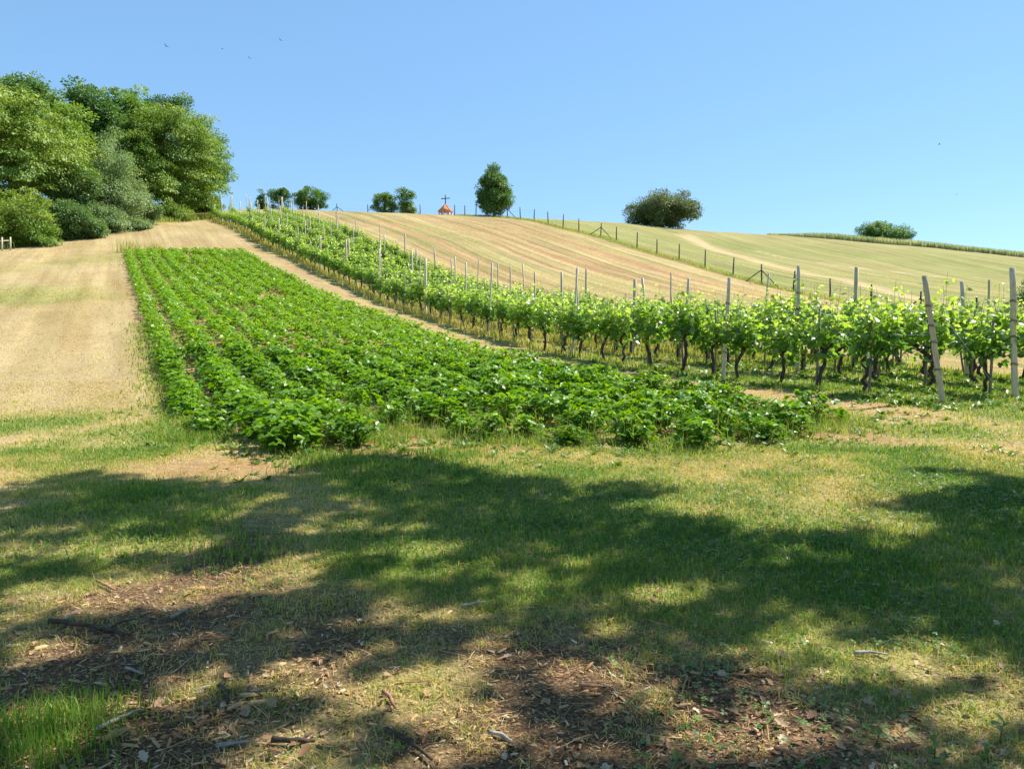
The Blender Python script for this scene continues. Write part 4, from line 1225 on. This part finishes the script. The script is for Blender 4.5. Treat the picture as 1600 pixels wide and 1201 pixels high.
# ------------------------------------------------------------------ grass, herbs, litter
def frame_pts(g, n, y0, y1, margin=.8):
    """random ground points over the wedge of land in front of the viewer (and a step to each side)"""
    y = np.sqrt(g.uniform(y0 ** 2, y1 ** 2, n))
    x = g.uniform(-1, 1, n) * (y * .70 + margin)
    return x, y
gg = np.random.default_rng(75)
lawn = MB()
def lawn_layer(n, y0, y1, h, w, lean, seed):
    x, y = frame_pts(gg, n, y0, y1)
    gr, so_, st, hu = zones(x, y)
    u = U(x, y)
    inbed = (u > u_left(y) + .15) & (u < U_RIGHT - .1) & (y > 10.2)
    clumpy = vn(x, y, .32, seed) * .5 + vn(x, y, .11, seed + 1) * .5
    p = (0.42 + 1.0 * gr - 0.6 * so_ - .75 * hu + 0.6 * clumpy) * np.where(inbed, .12, 1.0)
    k = gg.random(n) < p
    x, y, gr, clumpy, st = x[k], y[k], gr[k], clumpy[k], st[k]
    q = len(x)
    hh = h * gg.uniform(.5, 1.5, q) * (0.7 + 0.6 * gr + .3 * clumpy)
    tint = np.clip(gr * 1.15 + .25 * clumpy - .06 + gg.normal(0, .27, q) - .15 * st, 0, 1)
    blades(lawn, gg, x, y, hh, w * gg.uniform(.7, 1.3, q), tint, lean)
lawn_layer(150000, 2.4, 5.2, .036, .0045, 1.5, 81)
lawn_layer(150000, 5.0, 9.5, .044, .0075, 1.5, 83)
lawn_layer(110000, 9.3, 16, .05, .011, 1.5, 85)
lawn_layer(120000, 15.5, 34, .05, .014, 1.3, 87)
# lush tuft in the left bottom corner and a few more
for (px, py, rad, n, h) in [(40, 1165, .36, 1500, .085), (110, 1130, .28, 700, .06), (600, 735, .9, 900, .10), (700, 715, .6, 700, .11), (520, 725, .5, 600, .12), (1560, 830, 1.1, 1600, .07), (1420, 870, .9, 1300, .06), (1250, 880, .9, 1300, .06), (960, 900, .8, 1200, .06), (820, 860, .7, 900, .06), (180, 770, .6, 700, .08), (380, 860, .5, 600, .07), (300, 820, .5, 600, .07), (900, 690, .5, 500, .12), (300, 690, .5, 500, .12), (450, 650, .5, 500, .22), (560, 660, .5, 500, .22)]:
    x0, y0, _ = ground(px, py)
    x = x0 + gg.normal(0, rad * .5, n); y = y0 + gg.normal(0, rad * .5, n)
    blades(lawn, gg, x, y, h * gg.uniform(.5, 1.4, n), .0035 + .0006 * np.full(n, y0), np.clip(gg.normal(.8, .15, n), 0, 1), .5)
for y0, y1, n in ((30, 62, 60000), (60, 90, 20000)):      # stubble of the mown land uphill
    x, y = frame_pts(gg, n, y0, y1)
    u = U(x, y)
    ok = ((u < u_left(y) - .2) | (y > 56) & (u < 12.8) | (u > 23.8))
    gr, so_, st, hu = zones(x, y)
    ok &= gg.random(n) < .35 + .8 * gr + .25 * vn(x, y, 1.7, 99)
    x, y, gr, st = x[ok], y[ok], gr[ok], st[ok]
    q = len(x)
    blades(lawn, gg, x, y, gg.uniform(.02, .055, q) * (1 + y / 90), .018 + .0005 * y, np.clip(gr * .75 + gg.normal(0, .12, q) - .1 * st, 0, 1), 2.4)
x, y = frame_pts(gg, 14000, 2.4, 9)
blades(lawn, gg, x, y, gg.uniform(.02, .05, len(x)), .0022 + .0006 * y, np.clip(gg.normal(.12, .12, len(x)), 0, 1), 3.2)
o = link('grass', lawn.build('lawn_grass', M_GRASS))
tag(o, 'short worn grass over the whole foreground lawn', 'grass', kind='stuff')

tall = MB()
n = 52000                                                   # unmown grass under the vines
r = gg.integers(0, 5, n)
y = 13.2 + (91 - 13.2) * gg.random(n) ** 1.25
u = np.array(ROWU)[r] + gg.normal(0, .36, n) - np.where(r == 0, .1, 0)
x = u - .54 * y
h = (.10 + .17 * sstep(17, 28, y)) * gg.uniform(.4, 1.5, n)
tint = np.clip(.72 - .34 * sstep(16, 30, y) + gg.normal(0, .2, n), 0, 1)
blades(tall, gg, x, y, h, .008 + .0007 * y, tint, .45)
n = 5000                                                    # weeds and grass in the left crop rows and along its edge
y = 10 + 14 * gg.random(n) ** 1.5
u = u_left(y) + gg.normal(.25, .35, n)
blades(tall, gg, u - .54 * y, y, gg.uniform(.06, .17, n), .008 + .0006 * y, np.clip(gg.normal(.72, .18, n), 0, 1), 1.1)
n = 3000                                                    # taller grasses standing in the front of the crop
y = gg.uniform(9.6, 14.5, n); u = gg.uniform(2.5, 10.6, n)
blades(tall, gg, u - .54 * y, y, gg.uniform(.2, .48, n), .007, np.clip(gg.normal(.72, .15, n), 0, 1), .5)
n = 16000                                                   # low grass running into the front of the crop
u = gg.uniform(.8, 12.2, n); y = np.interp((u - 1.1) / 9.7 * 11, np.arange(11) + .5, front) + gg.normal(-.25, .38, n)
k = vn(u - .54 * y, y, .7, 71) > -.15
u, y = u[k], y[k]; n = len(u)
blades(tall, gg, u - .54 * y, y, gg.uniform(.05, .19, n), np.full(n, .009), np.clip(gg.normal(.68, .2, n), 0, 1), 1.1)
for px, py, w_, hh, n in [(205, 400, .9, 1.1, 150), (243, 398, .8, .9, 130), (300, 398, 1.8, .5, 110)]:      # tufts at the head of the crop
    x0, y0, _ = at_depth(px, 55.8)
    blades(tall, gg, x0 + gg.normal(0, w_ * .5, n), y0 + gg.normal(0, .3, n), hh * gg.uniform(.4, 1.1, n), np.full(n, .03), np.clip(gg.normal(.52, .12, n), 0, 1), .3)
s = gg.random(9000) * (len(FENCE) - 1)                      # uncut strip along the fence
i = s.astype(int); f = (s - i)[:, None]
P = FENCE[i] * (1 - f) + FENCE[i + 1] * f + gg.normal(0, .35, (9000, 2))
blades(tall, gg, P[:, 0], P[:, 1], gg.uniform(.12, .45, 9000), np.full(9000, .03), np.clip(gg.normal(.52, .15, 9000), 0, 1), .6)
n = 7000                                                    # grass at the foot of the wood
px = gg.uniform(-60, 345, n)
Y = np.interp(px, [-60, 0, 100, 200, 345], [56, 58, 65, 75, 92]) + gg.normal(0, .9, n)
blades(tall, gg, (px - 800) / FPX * Y, Y, gg.uniform(.2, .8, n), np.full(n, .05), np.clip(gg.normal(.6, .15, n), 0, 1), .4)
o = link('grass', tall.build('tall_grass', M_GRASS))
tag(o, 'long uncut grass along the vine rows, fence and wood edge', 'grass', kind='stuff')

wheat = MB()
M_WHEAT = leaf_mat('ripening_grass', [(0.0, (0.66, 0.60, 0.40)), (0.4, (0.54, 0.55, 0.34)), (0.7, (0.42, 0.46, 0.27)), (1.0, (0.28, 0.35, 0.18))], .45, .6, (1.2, 1.2, .7), .3)
n = 42000
px = 1195 + 520 * gg.random(n)
Y = 124 + gg.uniform(-2.0, 5, n) - np.clip((px - 1400) / 200, 0, 2) * 2.6
x = (px - 800) / FPX * Y
hh = (.30 + .75 * sstep(1200, 1300, px)) * gg.uniform(.75, 1.1, n)
pale = sstep(.1, .5, vn(px, px * 0, 45, 95)) * .35
blades(wheat, gg, x, Y, hh, np.full(n, .10), np.clip(gg.normal(.66, .14, n) - pale, 0, 1), .16)
o = link('tall_grass', wheat.build('tall_grass_strip', M_WHEAT))
tag(o, 'strip of tall grey-green grass along the meadow skyline', 'grass', kind='stuff')

# clover and other round-leaved herbs in the shaded lawn
T3 = []
F3 = []
for k in range(3):
    a = k * 2 * math.pi / 3
    c, s_ = math.cos(a), math.sin(a)
    q = np.array([(0, .05, 0), (-.42, .5, .06), (-.3, .95, .0), (0, .85, -.04), (.3, .95, 0), (.42, .5, .06)])
    T3.append(q @ np.array([[c, s_, 0], [-s_, c, 0], [0, 0, 1]]))
    o6 = 6 * k
    F3 += [(o6, o6 + 2, o6 + 1), (o6, o6 + 3, o6 + 2), (o6, o6 + 4, o6 + 3), (o6, o6 + 5, o6 + 4)]
TRI = np.concatenate(T3); TRI_F = [np.array(F3)]
n = 42000
x, y = frame_pts(gg, n, 2.5, 9.5)
gr, so_, st, hu = zones(x, y)
right = sstep(-.6, 1.2, x - .05 * y)
p = np.clip(vn(x, y, .7, 61) * .55 + vn(x, y, .25, 62) * .35 + .25 * right - .05 + .3 * (gr - .5), 0, 1) * (.25 + .75 * right) * (1 - sstep(7.5, 9.5, y))
k = gg.random(n) < p * 1.3
x, y = x[k], y[k]; n = len(x)
pos = np.stack([x, y, hz(x, y) + gg.uniform(.012, .05, n)], 1)
ang = gg.uniform(0, 6.28, n)
herb = MB()
herb.scatter(TRI, TRI_F, pos, frames(np.stack([np.cos(ang), np.sin(ang), gg.normal(0, .15, n)], 1), np.stack([gg.normal(0, .3, n), gg.normal(0, .3, n), np.ones(n)], 1)), gg.uniform(.012, .024, n), np.clip(gg.normal(.5, .22, n), 0, 1))
o = link('clover', herb.build('clover', M_CLOVER))
tag(o, 'low clover and small herbs spreading through the shaded grass', 'ground herbs', kind='stuff')

# broad-leaved weeds below the vines and round the crop front
weed = MB()
LEAF6 = np.array([(0, 0, 0), (-.16, .3, .05), (-.2, .62, .04), (0, 1, -.1), (.2, .62, .04), (.16, .3, .05), (0, .5, -.01)], float)
wp = []
n = 850
y = 12.2 + 9 * gg.random(n) ** 1.3; u = gg.uniform(12.9, 20.5, n)
wp += list(zip(u - .54 * y, y, gg.uniform(.06, .17, n)))
for px, py, rad, k in [(1320, 660, .5, 60), (1430, 655, .5, 50), (1240, 680, .6, 60), (1560, 706, .12, 10), (1100, 690, .7, 40), (760, 700, .8, 60), (330, 690, .4, 40), (250, 640, .4, 40), (640, 720, .6, 40), (920, 700, .6, 50), (1000, 690, .6, 50), (420, 735, .3, 8), (500, 700, .7, 90), (700, 690, .7, 90), (900, 690, .8, 90), (1150, 680, .7, 90), (300, 670, .5, 60)]:
    x0, y0, _ = ground(px, py)
    wp += [(x0 + gg.normal(0, rad), y0 + gg.normal(0, rad), gg.uniform(.04, .10)) for _ in range(k)]
wp = np.array(wp)
rep = np.repeat(np.arange(len(wp)), 7)
a = gg.uniform(0, 6.28, len(rep))
fw = np.stack([np.cos(a), np.sin(a), gg.uniform(.1, 1.0, len(rep))], 1)
pos = np.stack([wp[rep, 0], wp[rep, 1], hz(wp[rep, 0], wp[rep, 1])], 1)
weed.scatter(LEAF6, HEART_F, pos, frames(fw, np.stack([gg.normal(0, .3, len(rep)), gg.normal(0, .3, len(rep)), np.ones(len(rep))], 1)), wp[rep, 2] * gg.uniform(.7, 1.3, len(rep)), np.clip(gg.normal(.6, .2, len(rep)), 0, 1))
o = link('weeds', weed.build('weeds', M_CLOVER))
tag(o, 'broad-leaved weeds below the vines and along the crop front', 'weeds', kind='stuff')

# leaf litter, wood splinters and twigs on the trodden foreground
OAKL = np.array([(0, 0, 0), (-.14, .2, .05), (-.30, .28, .12), (-.2, .42, .06), (-.36, .58, .14), (-.18, .7, .07), (-.16, .9, .1), (0, 1, .02), (.16, .9, .1), (.18, .7, .07), (.36, .58, .14), (.2, .42, .06), (.30, .28, .12), (.14, .2, .05), (0, .5, -.03)], float)
OAKL_F = [np.array([(i, 14, (i + 1) % 14) for i in range(14)])[:, ::-1]]
lit = MB()
n = 26000
x, y = frame_pts(gg, n, 2.4, 7.5)
p = (np.exp(-((y - 2.2) / 1.6) ** 2) + .04) * np.clip(.35 + .75 * vn(x, y, .6, 63) - .30 * sstep(.9, 2.4, x - .1 * y), .02, 1)
k = gg.random(n) < p
x, y = x[k], y[k]; n = len(x)
a = gg.uniform(0, 6.28, n)
TV = OAKL.copy()
pos = np.stack([x, y, hz(x, y) + gg.uniform(.006, .022, n)], 1)
lit.scatter(TV, OAKL_F, pos, frames(np.stack([np.cos(a), np.sin(a), gg.normal(0, .25, n)], 1), np.stack([gg.normal(0, .4, n), gg.normal(0, .4, n), np.ones(n)], 1)), np.clip(np.exp(gg.normal(math.log(.028), .4, n)), .01, .075), np.clip(gg.normal(.5, .28, n), 0, 1))
o = link('leaf_litter', lit.build('leaf_litter', M_LITTER))
tag(o, 'brown fallen leaves scattered over the trodden foreground', 'fallen leaves', kind='stuff')

chips = MB()
CH = np.array([(-.12, 0, 0), (.10, .02, 0), (.14, .6, .02), (.03, 1, .0), (-.09, .8, .015), (-.1, .03, .09), (.09, .05, .08), (.08, .62, .1), (.02, .9, .05), (-.06, .75, .09)], float)
CHF = [np.array([(0, 1, 6, 5), (1, 2, 7, 6), (2, 3, 8, 7), (3, 4, 9, 8), (4, 0, 5, 9)]), np.array([(5, 6, 7, 8, 9)])]
n = 170000
x, y = frame_pts(gg, n, 2.4, 8.5)
gr, so_, st, hu = zones(x, y)
p = (np.exp(-((y - 2.2) / 1.9) ** 2) + .035) * np.clip(.45 + .7 * hu + .5 * vn(x, y, .4, 64) - .25 * sstep(.9, 2.4, x - .1 * y), .03, 1)
k = gg.random(n) < p
x, y = x[k], y[k]; n = len(x)
a = gg.uniform(0, 6.28, n)
pos = np.stack([x, y, hz(x, y) + gg.uniform(.0, .012, n)], 1)
L = np.exp(gg.normal(math.log(.0125), .65, n))
chips.scatter(CH, CHF, pos, frames(np.stack([np.cos(a), np.sin(a), gg.normal(0, .18, n)], 1), np.stack([gg.normal(0, .35, n), gg.normal(0, .35, n), np.ones(n)], 1)), L, np.clip(gg.normal(.55, .25, n), 0, 1))
o = link('wood_chips', chips.build('wood_chips', M_CHIP))
tag(o, 'orange-tan wood chips and splinters strewn on the foreground soil', 'wood chips', kind='stuff')

tw = MB()
n = 900
x, y = frame_pts(gg, n, 2.5, 7.0)
for i in range(n):
    if gg.random() > math.exp(-((y[i] - 2.2) / 2.2) ** 2):
        continue
    a = gg.uniform(0, 6.28); L = gg.uniform(.04, .20)
    t = np.linspace(-.5, .5, 4)
    qx = x[i] + t * L * math.cos(a) + gg.normal(0, .004, 4); qy = y[i] + t * L * math.sin(a) + gg.normal(0, .004, 4)
    tw.tube(np.stack([qx, qy, hz(qx, qy) + .012 + gg.uniform(0, .01)], 1), gg.uniform(.0012, .003), 4, gg.uniform(.0, .8))
o = link('twigs', tw.build('twigs', M_CHIP))
tag(o, 'thin dry twigs lying about on the foreground litter', 'twigs', kind='stuff')

# single sticks and bark pieces one can point to
M_STICK = rough_mat('dark_stick', [(0.3, (0.035, 0.024, 0.017)), (0.7, (0.13, 0.09, 0.06))], 25, (1, 1, 1), .9, .6)
M_GREYWOOD = rough_mat('grey_wood', [(0.3, (0.22, 0.19, 0.16)), (0.7, (0.50, 0.45, 0.39))], 25, (1, 1, 1), .9, .5)
M_REDBARK = rough_mat('red_bark', [(0.3, (0.22, 0.10, 0.055)), (0.7, (0.44, 0.24, 0.14))], 25, (1, 1, 1), .9, .5)
def stick(name, label, cat, p0, p1, r, mat, fork=False, lift=.015, wob=.03, group=None):
    a = np.array(ground(*p0)); b = np.array(ground(*p1))
    g = np.random.default_rng(int(p0[0] * 7 + p0[1]))
    t = np.linspace(0, 1, 8)
    L = np.linalg.norm(b - a)
    P = a[None] * (1 - t[:, None]) + b[None] * t[:, None]
    perp = np.array([-(b - a)[1], (b - a)[0]]) / L
    w = wob * L * np.sin(t * math.pi) + g.normal(0, .012 * L, 8)
    P[:, :2] += perp[None] * w[:, None]
    P[:, 2] = hz(P[:, 0], P[:, 1]) + lift + r * .6
    m = MB().tube(P, r * np.linspace(1.1, .55, 8) * g.uniform(.88, 1.12, 8), 7)
    if fork:
        q = P[5]
        m.tube([q, q + np.array([perp[0], perp[1], .12]) * L * .15, q + np.array([perp[0] * .9 + .4 * (b - a)[0] / L, perp[1] * .9 + .4 * (b - a)[1] / L, .1]) * L * .3], [r * .55, r * .4, r * .2], 5)
    c = P.mean(0)
    me = m.build(name, mat, True)
    me.transform(__import__('mathutils').Matrix.Translation(-c))
    o = link(name, me, None, tuple(c))
    tag(o, label, cat, group)
stick('fallen_branch', 'dark crooked branch lying in the shaded grass at far left', 'branch', (76, 980), (205, 1000), .014, M_STICK, True, .02)
stick('stick', 'grey stick end poking up in the leaves left of centre', 'stick', (196, 1050), (222, 1060), .006, M_GREYWOOD)
stick('stick', 'pale broken stick beside the lush grass tuft', 'stick', (148, 1150), (220, 1118), .009, M_GREYWOOD)
stick('stick', 'short dark stick lying right of the pale broken stick', 'stick', (345, 1080), (355, 1105), .012, M_STICK)
stick('fallen_branch', 'dark thick branch piece near the bottom edge left of centre', 'branch', (425, 1168), (492, 1166), .012, M_STICK, True)
stick('bark_piece', 'reddish curled piece of bark in the bright sun fleck', 'bark', (600, 1088), (618, 1116), .0095, M_REDBARK)
stick('fallen_branch', 'long brown stick crossing the shadow at bottom centre', 'branch', (604, 1148), (675, 1195), .010, M_STICK, True)
stick('bark_piece', 'silvery curved strip of bark at bottom centre', 'bark', (765, 1150), (800, 1170), .008, M_GREYWOOD, False, .012, .18)
stick('stick', 'white peeled stick at the bottom left of centre', 'stick', (338, 1174), (388, 1168), .009, M_GREYWOOD)
stick('bark_piece', 'reddish flat bark chip in half sun, centre right', 'bark', (905, 1077), (942, 1082), .0095, M_REDBARK)
stick('stick', 'forked grey twigs at the edge of the grass in the middle', 'stick', (722, 952), (760, 945), .009, M_GREYWOOD, True)
stick('bark_piece', 'dark reddish bark strip right of centre near the bottom', 'bark', (1098, 1118), (1135, 1124), .0095, M_REDBARK)
stick('fallen_branch', 'pale arched twig lying in the bright fleck at right', 'branch', (1335, 1032), (1388, 1034), .008, M_GREYWOOD, False, .03, .15)
stick('stick', 'orange-brown split wood piece at the bottom right', 'stick', (1210, 1180), (1248, 1188), .0095, M_REDBARK)
stick('bark_piece', 'long brown bark plank near the bottom right corner', 'bark', (1400, 1178), (1436, 1172), .0095, M_REDBARK)
stick('stick', 'weathered pale stick in the left sunny patch', 'stick', (268, 972), (294, 958), .011, M_GREYWOOD)
stick('stick', 'short reddish stick at the top of the left sunny patch', 'stick', (152, 914), (178, 926), .010, M_REDBARK)

# upright weeds in the bottom right corner
def upright_weed(px, py, h, label, seed):
    g = np.random.default_rng(seed)
    x, y, z = ground(px, py)
    root = link('weed', None, None, (x, y, z))
    tag(root, label, 'weed', 'single weeds at the bottom right')
    S = np.array([(0, 0, -.02), (g.normal(0, .01), 0, h * .5), (g.normal(0, .02), g.normal(0, .01), h)])
    link('stem', MB().tube(S, [.003, .0025, .0015], 5).build('stem', M_SHOOT), root)
    n = 9
    t = g.uniform(.1, 1, n)
    pos = np.stack([np.interp(t, [0, .5, 1], S[:, i]) for i in range(3)], 1)
    a = np.arange(n) * 2.4 + g.uniform(0, 6)
    lv = MB(); lv.scatter(LEAF6 * [1.5, 1, 1], HEART_F, pos, frames(np.stack([np.cos(a), np.sin(a), g.uniform(.1, .8, n)], 1), np.stack([g.normal(0, .3, n), g.normal(0, .3, n), np.ones(n)], 1)), h * g.uniform(.35, .6, n), np.clip(g.normal(.5, .15, n), 0, 1))
    link('leaf', lv.build('leaves', M_CLOVER), root)
upright_weed(1562, 1165, .09, 'tallest serrated weed in the bottom right corner', 1)
upright_weed(1460, 1185, .08, 'dark leafy weed left of the tallest corner weed', 2)
upright_weed(1365, 1165, .07, 'pale-leaved weed growing between chips at lower right', 3)
upright_weed(1318, 1130, .05, 'small bright weed beside the shadow edge at lower right', 4)
upright_weed(1545, 1196, .08, 'broad weed cut by the bottom edge at right', 5)
upright_weed(612, 1185, .05, 'small green seedling in the shadow at bottom centre', 6)
